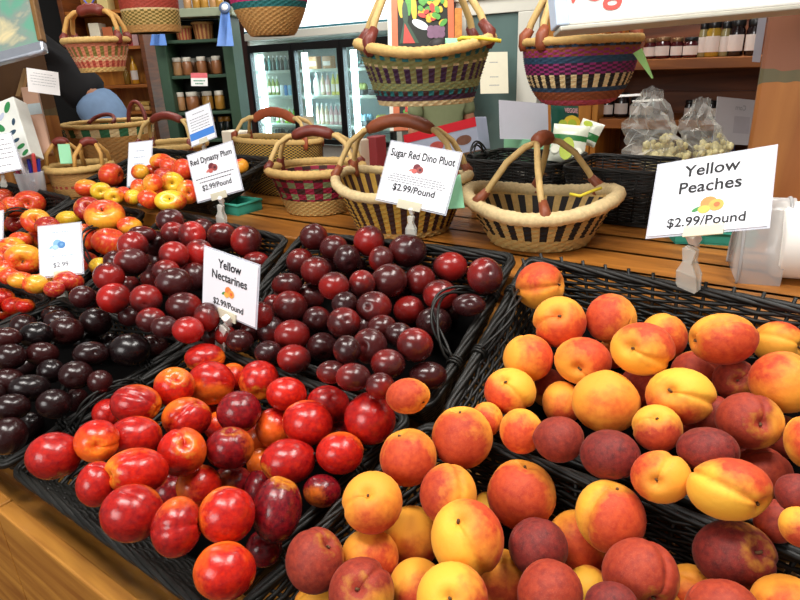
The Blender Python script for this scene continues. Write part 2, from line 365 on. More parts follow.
def tray(name, label, M, corners, floor=-.085, inset=.035, mound=.04, pokes=(), handles=(), rim_mat=None, group='black wicker trays', cat='wicker tray', rows=17, fine=1.0, cat_liner=True, wavy=0):
    """corners: rim points (a,b,c) back-left, back-right, front-right, front-left"""
    T = Tray(); cs = [Vector(c) for c in corners]; cen = sum(cs, Vector())/4; cen.z = floor
    T.M, T.cs, T.cen, T.floor = M, cs, cen, floor
    root = thing(name, label, cat, M @ Matrix.Translation(cen), group); T.root = root
    top = [c-cen for c in cs]
    bot = [Vector((t.x, t.y, 0)) for t in top]; bot = [v - Vector((math.copysign(inset, v.x), math.copysign(inset, v.y), 0)) for v in bot]
    # stakes and strands
    rtop = rounded(top, .02); rbot = rounded(bot, .016)
    ns = []; k = len(rtop)
    tl = [0]
    for i in range(k): tl.append(tl[-1]+(rtop[(i+1) % k]-rtop[i]).length)
    per = tl[-1]; n = int(per/.034)//2*2+1
    def along(ring, s):
        s = s % per
        for i in range(k):
            if tl[i] <= s <= tl[i+1]:
                u = (s-tl[i])/max(1e-9, tl[i+1]-tl[i]); return ring[i].lerp(ring[(i+1) % k], u)
    P = [(along(rtop, per*i/n), along(rbot, per*i/n)) for i in range(n)]
    Q = [(along(rtop, per*(i+.5)/n), along(rbot, per*(i+.5)/n)) for i in range(n)]
    weave = MB()
    for j in range(rows):
        f = (j+.5)/rows; pts = []
        for i in range(n):
            p = P[i][1].lerp(P[i][0], f); d = Vector((p.x, p.y, 0)); d = Vector((math.copysign(1, p.x), 0, 0)) if abs(abs(p.x)-abs(P[i][1].lerp(P[i][0], f).x)) < 0 else (P[i][0]-P[i][1]); d.z = 0
            d = d.normalized() if d.length > 1e-6 else Vector((1, 0, 0))
            pts.append(p+d*(.0034*(1 if (i+j) % 2 else -1)))
            q = Q[i][1].lerp(Q[i][0], f); pts.append(q+Vector((0, 0, random.uniform(-.0012, .0012))))
        weave.tube(pts, .0029*fine+random.uniform(-.0005, .0006), 5, True)
    weave.build('side_weave', WICK, root)
    stk = MB()
    for i in range(n):
        p, q = P[i]; up = (p-q).normalized()
        ext = .014 if any(lo <= i/n <= hi for lo, hi in pokes) else 0
        stk.tube([q, q.lerp(p, .5), p+up*ext], .0026, 5)
    stk.build('stakes', WICK, root)
    rim = MB(); rp = dense(rtop, .009)
    if wavy: rp = [p+Vector((0, 0, wavy*math.sin(i*.35))) for i, p in enumerate(rp)]
    twist(rp, .0042*fine, .0036*fine, .19, 4, 5, rim); rim.build('rim', rim_mat or WICK, root)
    bs = MB(); lo = [v*1.0 for v in bot]
    bs.prism([Vector((lo[3].x, lo[3].y, -.006)), Vector((lo[2].x, lo[2].y, -.006)), Vector((lo[1].x, lo[1].y, -.006)), Vector((lo[0].x, lo[0].y, -.006)),
              Vector((lo[3].x, lo[3].y, 0)), Vector((lo[2].x, lo[2].y, 0)), Vector((lo[1].x, lo[1].y, 0)), Vector((lo[0].x, lo[0].y, 0))])
    bs.build('base', WICK, root)
    # liner with a low mound, added unseen under the fruit
    def bil(ring, u, v): return ring[0].lerp(ring[1], u).lerp(ring[3].lerp(ring[2], u), v)
    ha = max(abs(v.x) for v in bot); hb = max(abs(v.y) for v in bot); T.ha, T.hb, T.mound = ha, hb, mound
    def hf(x, y):
        u, v = min(1, abs(x/ha)), min(1, abs(y/hb)); return .006+mound*(1-u**3)*(1-v**3)
    T.hf = hf
    ln = MB(); g = 12; vs = []; fs = []
    for i in range(g+1):
        for j in range(g+1):
            p = bil(bot, .02+.96*i/g, .02+.96*j/g); vs.append((p.x, p.y, hf(p.x, p.y)))
    for i in range(g):
        for j in range(g): a = i*(g+1)+j; fs.append((a, a+1, a+g+2, a+g+1))
    ln.add(vs, [f[::-1] for f in fs]); ln.build('added_liner', LINER, root)
    # cane handles standing on the rim
    for (w, u0, u1, h, lean) in handles:
        a, b = top[w], top[(w+1) % 4]; mid = (a+b)/2; inn = -Vector((mid.x, mid.y, 0)).normalized()
        wd_ = b-a; inn = Vector((-wd_.y, wd_.x, 0)).normalized(); inn = inn if inn.dot(mid) < 0 else -inn
        pts = []
        for i in range(25):
            s = i/24; e = max(0, math.sin(PI*s))**.7
            pts.append(a.lerp(b, u0+(u1-u0)*s)+Vector((0, 0, h*e))+inn*lean*e)
        hm = MB(); twist(pts, .0022, .0052, .16, 3, 5, hm, False, inn)
        for u in (u0, u1):
            c = a.lerp(b, u); t = (b-a).normalized(); y = Vector((0, 0, 1)); x = t.cross(y)
            for k2 in (-1, 0, 1):
                hm.tube([c+t*(k2*.005)+(x*math.cos(q)+y*math.sin(q))*.0095 for q in [2*PI*i/10 for i in range(10)]], 0.0018, 5, True)
        hm.build('handle', WICK, root)
    T.walls = []
    for i in range(4):
        e = top[(i+1) % 4]-top[i]; dn = bot[i]-top[i]; nn = e.cross(dn).normalized(); mid = (top[i]+top[(i+1) % 4])/2
        if nn.dot(Vector((-mid.x, -mid.y, .02))) < 0: nn = -nn
        T.walls.append((top[i], nn))
    T.caps = [(cs[i], cs[(i+1) % 4]) for i in range(4)]; T.rounds = []
    return T

# ------------------------------------------------------------------ fruit
def unit_fruit(kind, nu=28, nv=18, seed=0):
    rnd = random.Random(seed); vs = []; fs = []
    lob = rnd.uniform(-.03, .05); sut = {'peach': rnd.uniform(.06, .12), 'nectarine': rnd.uniform(.03, .09), 'plum': .018, 'black': .02, 'apple': 0}[kind]
    cav = {'peach': .26, 'nectarine': .2, 'plum': .14, 'black': .12, 'apple': .42}[kind]; cw = {'peach': .27, 'nectarine': .25, 'plum': .2, 'black': .2, 'apple': .36}[kind]
    tip = {'peach': rnd.choice([0, .02, .07]), 'nectarine': rnd.choice([0, .05]), 'plum': 0, 'black': .02, 'apple': -.16}[kind]
    zs = {'peach': .97, 'nectarine': 1.02, 'plum': .97, 'black': 1.05, 'apple': .9}[kind]
    p1, p2 = rnd.uniform(0, 6), rnd.uniform(0, 6)
    for i in range(nv+1):
        th = PI*(i/nv)
        if cav > .2: th = PI*((i/nv)-.10*math.sin(2*PI*i/nv))
        for j in range(nu):
            u = 2*PI*j/nu; ph = u-.6*math.sin(u) if sut > .02 else u
            d = (ph+PI) % (2*PI)-PI
            r = 1-cav*math.exp(-(th/cw)**2)+tip*math.exp(-((PI-th)/.3)**2)
            r += -sut*math.exp(-(d/.15)**2)*max(0, math.sin(th))**.6+lob*.4*math.cos(2*ph)*math.sin(th)+.012*math.sin(2*th+p1)*math.cos(ph+p2)
            if kind == 'apple': r += .05*math.exp(-((th-1.1)/.5)**2)+.012*math.cos(5*ph)*max(0, math.cos(PI-th))
            vs.append(Vector((r*math.sin(th)*math.cos(ph), r*math.sin(th)*math.sin(ph), r*math.cos(th)*zs)))
    for i in range(nv):
        for j in range(nu): fs.append((i*nu+j, (i+1)*nu+j, (i+1)*nu+(j+1) % nu, i*nu+(j+1) % nu))
    return vs, fs, (1-cav)*zs
ORD = ['', 'first', 'second', 'third', 'fourth', 'fifth', 'sixth', 'seventh', 'eighth', 'ninth', 'tenth', 'eleventh', 'twelfth']
_seed = [0]
FIT = .975
def drop(T, px, py, rx, ry):
    """where a fruit seen at that pixel comes to rest in the tray"""
    Mi = T.root.matrix_world.inverted(); o = Mi @ CAM; d = Mi.to_3x3() @ ray(px, py); zoff = -T.floor; rpx = math.sqrt(rx*ry)
    caps = [(a-T.cen, b-T.cen) for a, b in T.caps]
    t = (zoff+.12-o.z)/d.z; t1 = t
    lo = t; hi = t+.6
    t = lo
    rmx = max(rx, ry); M3 = Mi.to_3x3(); ex, ey, ez = M3 @ RT, M3 @ UP, M3 @ FW
    def along(dv, ax, ay, am):
        n = dv.normalized(); return math.sqrt((n.dot(ex)*ax)**2+(n.dot(ey)*ay)**2+(n.dot(ez)*am)**2)
    best = None
    while t < hi:
        c = o+d*t; r = rmx*t/F*1.02; sc = t/F*1.03; free = True
        dist = [(c-w0).dot(nrm) for w0, nrm in T.walls]; inside = min(dist) > 0
        if inside and c.z-r < T.hf(c.x, c.y)+.002: break
        stop = False
        for (q, qx, qy, qm) in T.rounds:
            v = c-q
            if v.length < (along(v, rx*sc, ry*sc, rpx*sc)+along(v, qx, qy, qm))*FIT: stop = True; break
        if stop: break
        for a, b in caps:
            ab = b-a; s = max(0, min(1, (c-a).dot(ab)/ab.length_squared)); v = c-(a+ab*s)
            if v.length < along(v, rx*sc, ry*sc, rpx*sc)+.0105: free = False; break
        if free and c.z < zoff+.012:
            if not inside or min(dist) < r*.97+.006: free = False
        if free: best = t
        t += .0015
    t = best if best is not None else t
    return o+d*t, rpx*t/F
def pile(T, kind, name, cat, styles, rows_from, group, items, stem_part=True, nu=26, nv=18, mk=None):
    made = []
    order = sorted(items, key=lambda q: (-q[4], q[1]))
    for it in order:
        px, py, rx, ry, lay, sty = it[:6]; stem = it[6] if len(it) > 6 else None; blu = it[7] if len(it) > 7 else None; sut = it[8] if len(it) > 8 else None; sgn = 1
        rx, ry = rx*(1.06 if kind in ('plum', 'black') else 1.0), ry*(1.06 if kind in ('plum', 'black') else 1.0)
        rm = math.sqrt(rx*ry); c, r = drop(T, px, py, rx, ry); T.rounds.append((c, r*rx/rm*1.02, r*ry/rm*1.02, r*1.02))
        w = T.root.matrix_world @ c
        tow = (CAM-w).normalized(); ex = (RT-tow*RT.dot(tow)).normalized(); ey = tow.cross(ex)
        _seed[0] += 1; rnd = random.Random(_seed[0])
        kd = mk or kind
        if stem is not None:
            k = min(.98, math.hypot(*stem)); z = ex*stem[0]-ey*stem[1]+tow*math.sqrt(1-k*k)
        else:
            an = rnd.uniform(0, 2*PI); z = ex*math.cos(an)*.9+ey*(-abs(math.sin(an)))-tow*rnd.uniform(.2, .9)
        z.normalize()
        if blu is not None: k = min(.95, math.hypot(*blu)); y = ex*blu[0]-ey*blu[1]+tow*math.sqrt(1-k*k)
        else: y = Vector((rnd.gauss(0, 1), rnd.gauss(0, 1), rnd.gauss(0, 1)))
        y = y-z*y.dot(z)
        y = y.normalized() if y.length > .05 else z.orthogonal().normalized()
        x = y.cross(z)
        if sut is not None:
            k = min(.95, math.hypot(*sut)); s_ = ex*sut[0]-ey*sut[1]+tow*math.sqrt(1-k*k); x2 = (s_-z*s_.dot(z)).normalized(); y2 = z.cross(x2); sgn = 1 if y2.dot(y) >= 0 else 0; x, y = x2, y2
        R = Matrix(((x.x, y.x, z.x), (x.y, y.y, z.y), (x.z, y.z, z.z)))
        E3 = Matrix(((ex.x, ey.x, tow.x), (ex.y, ey.y, tow.y), (ex.z, ey.z, tow.z)))
        S = Matrix.Diagonal((rx/rm, ry/rm, 1.0))
        Dm = R.transposed() @ E3 @ S @ E3.transposed() @ R      # an ellipsoid-ish fruit, squashed a little
        vs, fs, ztop = unit_fruit(kind, nu, nv, _seed[0])
        vs = [(Dm @ v) for v in vs]
        mb = MB(); mb.add(vs, fs); ob = mb.build(name, FM[kd])
        ob.matrix_world = Matrix.LocRotScale(w, R.to_quaternion(), Vector((r, r, r)))
        hue, amt, dk, look = styles[sty]
        j = lambda v, s: max(0, min(1, v+rnd.uniform(-s, s)))
        ob.color = (j(hue, .12), j(amt, .05), j(dk, .12), sgn)
        ob['category'] = cat; ob['group'] = group
        has = stem is not None
        if stem_part and has:
            sm = MB(); h = .2 if kind == 'apple' else .12; l = rnd.uniform(-.12, .12)
            sm.tube([Dm @ Vector((0, 0, ztop-.06)), Dm @ Vector((l*.3, 0, ztop+h*.4)), Dm @ Vector((l, 0.05, ztop+h))], [.05, .04, .045], 6)
            sm.build('stem', STEM, ob)
        made.append([c, r, ob, look+(' with stem hollow' if has else ''), w])
    # say which one: rows counted from the tray's front rim, along the tray
    made.sort(key=lambda m: m[0].y)
    rows = []; 
    for m in made:
        if rows and m[0].y-rows[-1][0][0].y < 1.35*m[1]: rows[-1].append(m)
        else: rows.append([m])
    for i, rw in enumerate(rows):
        rw.sort(key=lambda m: m[0].x)
        for k, m in enumerate(rw):
            side, n = ('left', k+1) if k < len(rw)/2 else ('right', len(rw)-k)
            m[2]['label'] = '%s, %s from %s in %s row of %s' % (m[3], ORD[n], side, ORD[i+1], rows_from)
    return made
# ------------------------------------------------------------------ trays on the stand
def c4(*ab): return [(a, b, (q[0] if q else 0)) for a, b, *q in ab]
T_np = tray('wicker_tray', 'black wicker tray of peaches nearest the camera, below the other peach tray', MD, c4((-.172, -.008), (.33, -.008), (.36, -.32), (-.233, -.315)), handles=[(3, .28, .66, .045, .03)])
T_ne = tray('wicker_tray', 'black wicker tray of red nectarines above the bare wooden ledge', MD, c4((-.637, -.008), (-.198, -.008), (-.259, -.312), (-.705, -.314)), inset=.045, handles=[(1, .3, .72, .05, .035), (3, .3, .66, .04, .02)])
T_bk = tray('wicker_tray', 'black wicker tray of black plums beside the nectarines', MD, c4((-1.072, -.014), (-.663, -.010), (-.731, -.318), (-1.185, -.30)), mound=.03, handles=[(1, .22, .7, .05, .04)])
T_or = tray('wicker_tray', 'black wicker tray of orange yellow fruit beyond the black plums, cut by frame', MD, c4((-1.60, -.030), (-1.100, -.024), (-1.214, -.3), (-1.7, -.3)), mound=.03)
T_pe = tray('wicker_tray', 'black wicker tray of peaches under the Yellow Peaches card', MD, c4((-.193, .348), (.30, .328), (.34, .014), (-.158, .014)), pokes=((0, .26),), handles=[(3, .35, .75, .03, .03)])
T_pl = tray('wicker_tray', 'black wicker tray of dark pluots before the stripy baskets', MD, c4((-.666, .318), (-.219, .348), (-.184, .014), (-.600, .018)), mound=.045, handles=[(1, .30, .74, .045, .05)])
T_dy = tray('wicker_tray', 'black wicker tray of small red plums under the Red Dynasty Plum card', MD, c4((-1.105, .317), (-.692, .292), (-.626, .014), (-1.043, .014)), mound=.045)
T_ap = tray('wicker_tray', 'black wicker tray of striped red and yellow apples', MD, c4((-1.52, .30), (-1.19, .295), (-1.072, .004), (-1.50, 0)), mound=.045, handles=[(1, .25, .7, .05, .04)])
T_ra = tray('wicker_tray', 'black wicker tray of red apples at the far end, cut by frame', MD, c4((-2.0, .32), (-1.548, .30), (-1.528, 0), (-1.98, -.01)), mound=.045, handles=[(1, .3, .7, .05, .03)])

PE = {'y': (.35, .38, .1, 'mostly yellow peach'), 'g': (.75, .32, .1, 'golden peach'), 'p': (.85, .48, .1, 'pinkish orange peach'), 'o': (.7, .46, .2, 'red-blushed orange peach'),
      'r': (.55, .45, .35, 'half red peach'), 'm': (.5, .98, .95, 'dark maroon peach'), 'c': (.95, .06, 0, 'big pale-orange peach'), 'd': (.5, .85, .7, 'deep red peach'), 'q': (.75, .22, .1, 'pinkish cream peach')}
NE = {'o': (.9, .38, 0, 'orange nectarine'), 'r': (.9, .72, .1, 'bright red nectarine'), 'd': (.8, .98, .9, 'dark maroon nectarine'), 'c': (.8, .88, .4, 'crimson nectarine'), 'k': (.7, .55, .2, 'orange-patched red nectarine')}
DY = {'r': (1, .25, 0, 'bright red plum'), 'm': (.6, .52, .2, 'deep red plum'), 'd': (.2, .85, .4, 'dark plum')}
PL = {'m': (.3, .62, .3, 'brownish red pluot'), 'r': (.5, .45, .1, 'reddish pluot'), 'd': (.1, .9, .6, 'dark purple pluot')}
BL = {'b': (0, .9, .85, 'glossy black plum'), 'p': (.1, .8, .55, 'purplish black plum')}
AP = {'r': (.6, .95, .3, 'red apple'), 'y': (.1, .2, .1, 'yellow apple'), 'o': (.8, .58, .1, 'red-striped orange apple'), 'd': (.6, 1, .9, 'dark red apple')}
U = (0, -.3)
pile(T_pe, 'peach', 'peach', 'peach', PE, 'upper peach tray', 'peaches in the upper peach tray', [
 (540,286,25,24,0,'p',(.93,-.1),(0,-.5),(0,.1)), (559.5,322,26.5,26,0,'p',(-.05,-.3),(.2,.6)), (611,319,25,25.5,0,'o',None,(-.6,-.3)), (528,358,25,24,0,'g',None,(0,-.7)),
 (582.5,361,28,24,0,'o',(-.2,.35),(.6,-.4)), (642,349,30.5,27,0,'y',(-.42,-.05),(.9,.3),(.5,.45)), (663,337,23,24,1,'g',None,(.6,0)), (510,391,26,23.5,0,'y',(-.28,-.5),(-.3,.8),(.4,.3)),
 (606,402,33,31.5,0,'c',None,(.1,.9)), (562,403,20,22,1,'g',None,(0,.8)), (640,388,20,22,1,'d'), (680,396,33,28.5,0,'y',(-.3,-.2),(.4,.8),(.7,.15)), (521,431,22,22.5,0,'g',None,(-.5,.5)),
 (559,439,25.5,23.5,0,'m',None,(0,0)), (610,455,30,25,0,'m',None,(0,0)), (657,428,24,24,0,'r',(0,-.5),(.1,.6)), (661,477,29,26,0,'g',(-.2,.2),(-.5,-.6),(.2,-.5)), (729,489,40,30.5,0,'y',(.75,.55),(0,-.95),(-.1,-.1)),
 (707.5,450,29.5,23,0,'m',None,(0,0)), (749,421,31,28.5,0,'d',(.42,.1),(-.3,-.1)), (763,473,27,26,1,'d',None,(0,.1)), (714,417,20,22,1,'d'), (735,380,21,21,1,'d',(.2,.0)), (696,372,24,22,1,'d',None,(-.3,0)),
 (722.5,339,32.5,26,0,'o',(-.93,.1),(.2,.8),(-.3,-.6)), (778,343,24,22,1,'g',(.9,.2),(0,-.9),(0,-.3)), (784,382,33,31,0,'q',(.7,-.7),(-.3,-.8)), (806,442,20,27,0,'g',None,(.5,0)), (784,437,19,22,1,'d'),
 (796,494,19,20,0,'m'), (776,521,21,21,1,'d'), (800,527,19,20,0,'r'), (487,419,16,17,0,'r',None,(0,-.2)), (548,388,18,20,2,'d'), (613,353,15,16,2,'g'), (744,455,18,18,2,'d'), (690,428,18,18,2,'d'), (650,408,16,16,2,'r')], nu=32, nv=22)
pile(T_np, 'peach', 'peach', 'peach', PE, 'nearest peach tray', 'peaches in the nearest tray', [
 (408,457,29,29,0,'r',(-.3,-.9),(.1,.9)), (462,437,30.5,32,0,'r',(-.1,-.93),(-.2,.9)), (372.5,502,30,31,0,'g',(-.2,-.27),(.2,.8)), (448,494,29,30,0,'r',(.2,.8),(-.9,-.2)),
 (467,538,37,38,0,'y',(-.3,-.5),(.9,.1),(.2,.5)), (521,494,34,35,0,'r',(.25,-.9),(-.3,.9)), (538,547,30,29,0,'m',None,(0,0)), (578,544,31,33,1,'g',None,(-.2,.7)), (610,516,34,36,0,'r',(.35,-.88),(.4,.85)),
 (640,575,37,36,0,'d',(.3,.75),(-.5,-.7),(.7,-.1)), (734,555,39,34,0,'m',(.66,-.1),(-.2,0),(.9,.1)), (690,595,29,30,1,'g'), (722,611,36,31,0,'d',None,(0,-.2)), (786,606,34,30,0,'g',None,(0,.7)), (550,594,33,33,0,'d',None,(0,0)),
 (588,588,21,22,1,'y'), (500,577,29,27,1,'g',None,(0,.8)), (452,598,36,34,0,'y',(-.1,.0),(.8,.5)), (412,537,28,31,1,'g',None,(.5,.6)), (315,560,29.5,32,0,'d',(.5,-.55),(-.6,.2)), (370,556,29,27,1,'g',None,(-.2,.9)),
 (361,592,33,33,0,'d',(-.1,-.1),(-.5,-.5)), (417,586,28,27,1,'o'), (318,604,24,20,1,'g'), (611,603,26,20,0,'m'), (487,510,15,18,1,'y'), (660,612,24,24,1,'o'), (755,618,26,26,1,'g')], nu=36, nv=24)
pile(T_ne, 'nectarine', 'nectarine', 'nectarine', NE, 'nectarine tray', 'nectarines in the nectarine tray', [
 (54,456,26,23,0,'c',(.3,.93),(0,-.2)), (97,441,21,21.5,0,'o',(0,.3),(0,-.9)), (136,404,24,20,0,'c',(.9,.3),(0,0),(-.2,-.5)), (135,437,25.5,21,0,'r',None,(-.3,.3)), (137,471,30,23,0,'r',(-.9,.2),(0,0),(0,-.7)), (97,484,19.5,22,0,'c'),
 (132,513,30,28,0,'c',None,(-.6,.4)), (177,527,24,30,0,'c',(.95,-.1),(0,.4),(0,.0)), (227,515,28,27.5,0,'k',None,(.5,.2)), (225,571,30,28,0,'o',None,(.6,.6)), (182,452,24,24,0,'r',(.1,-.3)),
 (187,418,24,20.5,0,'r',(.5,-.8),(0,.3),(-.3,-.2)), (174,387,20,20,0,'k',(.1,-.5),(0,.6)), (211,383,23.5,22,0,'r'), (205,358,19.5,15,0,'k',None,(.3,-.6)), (259,380,20.5,19.5,0,'k',(0,.75),(0,-.5)), (239,412,22,21,0,'d',None,(0,0)),
 (230,448,24,21,0,'d',(0,-.85),(0,0),(.1,0)), (286.5,394,20.5,17,0,'r',None,(0,.2)), (308,423,25,23,0,'r',None,(-.3,0)), (274,428,18,20,1,'r'), (328,405,22,19.5,0,'c'), (370,419,26,25.5,0,'c',None,(.1,-.3)),
 (288,462,27,23,0,'c',(-.8,.6),(.2,0)), (340,453,24,21,0,'r',None,(.3,0)), (277,509,24.5,32,0,'d',(.3,-.93),(0,0)), (199,486,22,21,1,'o',None,(.6,.2)), (232,484,22,18,1,'d'), (258,488,14,17,1,'d'),
 (264,548,18,18,1,'d'), (262,463,15,15,1,'o'), (322,491,19,16,1,'d'), (261,437,17,17,2,'r'), (108,413,15,14,1,'c'), (170,491,18,18,2,'d'), (233,377,14,14,1,'o'), (334,434,15,14,2,'d'), (207,418,15,14,2,'r'), (217,426,13,14,2,'o')], stem_part=False, nu=32, nv=22)
pile(T_pl, 'plum', 'pluot', 'pluot', PL, 'pluot tray', 'pluots in the pluot tray', [
 (314,237,13.5,13,0,'m'), (334,248,13.5,12.5,0,'m',None), (369,241,15,15,0,'r'), (347,259,13,14,0,'d',(.2,.4)), (300,262,13.5,13,0,'m'), (316,271,15,14,0,'m'), (381,259,12,12.5,0,'r'), (287,285,15,11.5,0,'m'),
 (334,286,15,13.5,0,'r'), (362,284,13,13.5,0,'r'), (389,281,17.5,16.5,0,'m'), (290,307,17,15.5,0,'m'), (310,297,13.5,13,1,'m'), (317,320,13.5,13,0,'d',(0,.0)), (345,304,13,12,0,'d'), (374,307,17,15,0,'m',(-.4,0)),
 (344,323,16,15,0,'m',(.2,-.2)), (270,330,14,14,0,'d'), (292,335,17,15,0,'r'), (273,306,10,11,1,'m'), (322,347,14.5,14,0,'d',(.1,.6)), (268,352,13,11,0,'d'), (294,359,16.5,14,0,'r'), (370,346,17,17,0,'m',(-.4,.0)),
 (347,350,13.5,14,0,'d'), (382,327,14,12,0,'m'), (399,335,14,12,0,'d'), (388,364,16.5,14.5,0,'m'), (407.5,251,18.5,16,0,'d',(.5,-.2)), (450,267,16.5,14.5,0,'r'), (485,276,17,18,0,'m',(.3,-.3)),
 (420,280,15,14,0,'m'), (440,295,16.5,15,0,'r'), (469,305,16,11,0,'d',(.1,-.2)), (409,310,15.5,13.5,0,'r'), (434,323,17,15.5,0,'d',(0,.4)), (415,345,17.5,16.5,0,'r'), (353,377,17,13.5,0,'m'), (331,372,14,11,0,'m'),
 (380,386,14,13,0,'m'), (428,376,18,14,0,'d'), (361,327,12,12,2,'d'), (306,350,12,12,2,'d'), (400,290,12,12,2,'d'), (356,268,11,11,2,'d'), (451,310,11,11,2,'m'), (330,265,11,11,2,'d')], stem_part=False, nu=24, nv=16)
pile(T_pl, 'peach', 'peach', 'peach', PE, 'pluot tray', 'stray peach', [(408,396,22.5,18,0,'r',(.8,.5),(0,0))], nu=32, nv=22)
bpy.data.objects[-1] if False else None
pile(T_dy, 'plum', 'red_plum', 'plum', DY, 'red plum tray', 'small red plums', [
 (170,221,13,12,0,'d'), (173,233,11.5,11,0,'m',(.2,-.2)), (192,235,13,13,0,'r',(.2,-.2)), (222,236,14,13,0,'m'), (246,241,15,15,0,'m'), (142,235,13,9,0,'m'), (133,246,14.5,14,0,'m'), (156,243,13,13,1,'d'), (174,255,14.5,13,0,'m'),
 (199,254,14,14,0,'r'), (131,262,16,13.5,0,'m'), (160,259,12,12,2,'d'), (109,277,14.5,14,0,'m'), (127,286,12,11,1,'d'), (153,276,12,13,1,'d'), (166,271,13,11,0,'m'), (174,283,17.5,15,0,'d'), (195,277,13,14,0,'d'), (114,298,15.5,14.5,0,'r'),
 (146,299,15,14,0,'m',(-.1,.4)), (184,307,17,14.5,0,'m'), (207,317,12.5,14,0,'m'), (130,316,11,10,1,'d'), (151,320,14,12,0,'m'), (165,327,13,11,0,'d'), (188,330,15,13,0,'r'), (256,263,14,11,0,'m'), (261,315,12,13,0,'m'), (240,341,13,11,0,'d'),
 (83,297,12,11,0,'d'), (93,301,9,10,1,'d'), (203,230,11,11,1,'d'), (216,262,12,12,1,'d'), (229,278,13,13,1,'m'), (240,318,13,13,1,'d'), (213,335,11,11,1,'d'), (252,330,11,11,1,'d'), (115,262,11,11,2,'d'), (185,264,11,11,2,'d'), (225,335,10,10,1,'m')], stem_part=False, nu=22, nv=14)
pile(T_bk, 'black', 'black_plum', 'plum', BL, 'black plum tray', 'black plums', [
 (6,338,13,10,0,'p'), (24,326,12,11,0,'b'), (36,335,14.5,12,0,'b'), (54,315,11,9,0,'b'), (60,321,13,11,0,'b'), (66,331,15.5,13.5,0,'p',(-.2,.5)), (96,322,14,13.5,0,'b'), (42,354,14.5,11,0,'p'), (10,357,14,12.5,0,'b'), (86,341,12,9,1,'b'),
 (91,354,16,12,0,'b',(.2,-.1)), (130,350,18,16,0,'b'), (153,347,14,12,0,'p'), (51,371,12,11.5,0,'b'), (76,375,15,13.5,0,'b',(-.2,.3)), (100,382,11,11,0,'p'), (7,382,14,13,0,'p'), (30,388,17.5,13,0,'b'), (54,404,15,14,0,'b'), (12,407,16,12,0,'b'),
 (8,436,17,17,0,'b'), (24,366,10,10,2,'b'), (112,345,11,11,2,'b'), (-10,396,14,13,0,'b'), (76,400,11,11,1,'p'), (30,425,12,12,2,'b')], stem_part=False, nu=24, nv=16)
pile(T_ap, 'apple', 'apple', 'apple', AP, 'middle apple tray', 'apples in the middle apple tray', [
 (36,221,13.5,12,0,'o',(-.1,-.2)), (48,226,12,10,0,'d'), (68,219,11,9,1,'y'), (88,209,13,12,0,'d',(0,-.3)), (105,216,19,16.5,0,'o',(-.2,-.6)), (110,242,17,15,0,'r'), (86,237,14,14,1,'r'), (24,259,17.5,15,0,'o',(-.1,.25)), (13,250,14,13,1,'y'),
 (21,240,11,9,1,'o'), (36,239,10,10,1,'o'), (1,258,10,11,0,'r'), (4,269,10,9,0,'o'), (9,276,9.5,8.5,0,'r'), (21,280,12,9,0,'o'), (35,284,12.5,9.5,0,'o'), (46,282,11,10,1,'y'), (54,289,10,8.5,0,'d'), (86,264,14,13,1,'d'), (99,266,10,9,1,'y'),
 (69,281,14,11,0,'d'), (130,226,12,10,0,'o'), (62,250,14,13,2,'r'), (70,262,13,13,2,'d'), (80,285,10,9,1,'d')], nu=24, nv=18)
pile(T_ra, 'apple', 'apple', 'apple', AP, 'end apple tray', 'apples in the end tray', [
 (30,203,14.5,12,0,'r',(-.25,.0)), (12,207,11,11,0,'r'), (5,198,10,9,0,'r'), (15,224,9,8,1,'d'), (-6,210,12,11,0,'r'), (4,223,10,9,2,'d')], nu=24, nv=18)
pile(T_or, 'nectarine', 'nectarine', 'nectarine', NE, 'near end tray', 'fruit in the near end tray', [
 (2,300,12,12,0,'r'), (14,306,11,9,0,'o'), (25,306,9,7,0,'o'), (-14,306,12,12,0,'o'), (6,312,10,8,1,'o')], stem_part=False, nu=24, nv=16)

# apples in a black basket standing on teal pulp boxes on the counter
def level(px, py, z): return ROOMI @ on_z(px, py, z)
t13 = math.radians(13); MY = frame(AX, DX*math.cos(t13)+ZX*math.sin(t13), AX.cross(DX*math.cos(t13)+ZX*math.sin(t13)), room(0, .345, 1.001))
T_ya = tray('wicker_basket', 'black wicker basket of yellow and red apples on the counter', MY, [(-1.64, .27, 0), (-1.08, .27, 0), (-1.04, 0, 0), (-1.60, 0, 0)], floor=-.045, mound=.03, inset=.03, rows=8, group='black baskets on the counter', cat='basket')
pile(T_ya, 'apple', 'apple', 'apple', AP, 'counter apple basket', 'apples in the counter basket', [
 (111,175,13,11.5,0,'r',(.9,.1),(-.2,.2)), (87,188,12.5,8.5,0,'o'), (101,191,10,8.5,0,'y',(0,.1)), (114,196,9.5,8.5,0,'y',(0,.3)), (124,194,8,8,1,'r'), (133,197,8.5,8,0,'y'), (149,199,11,10,0,'o'), (171,201,15.5,10.5,0,'y',(-.2,-.3)),
 (172,183,12,11,0,'y',(0,.1),(-.7,-.3)), (188,192,10.5,12,0,'o',(.1,.1)), (153,183,10,10,0,'o'), (161,161,11,8,0,'o'), (170,166,10,9,0,'o'), (182,170,11.5,11,0,'r',None,(.2,0)), (164,174,9.5,7,0,'d'), (153,171,8,8,1,'r'), (241,166,7.5,8,0,'o'), (140,188,9,9,1,'o'), (203,180,10,10,1,'o'), (220,178,9,9,2,'r'), (160,190,9,9,2,'r'), (140,172,9,8,1,'o')], nu=22, nv=16)

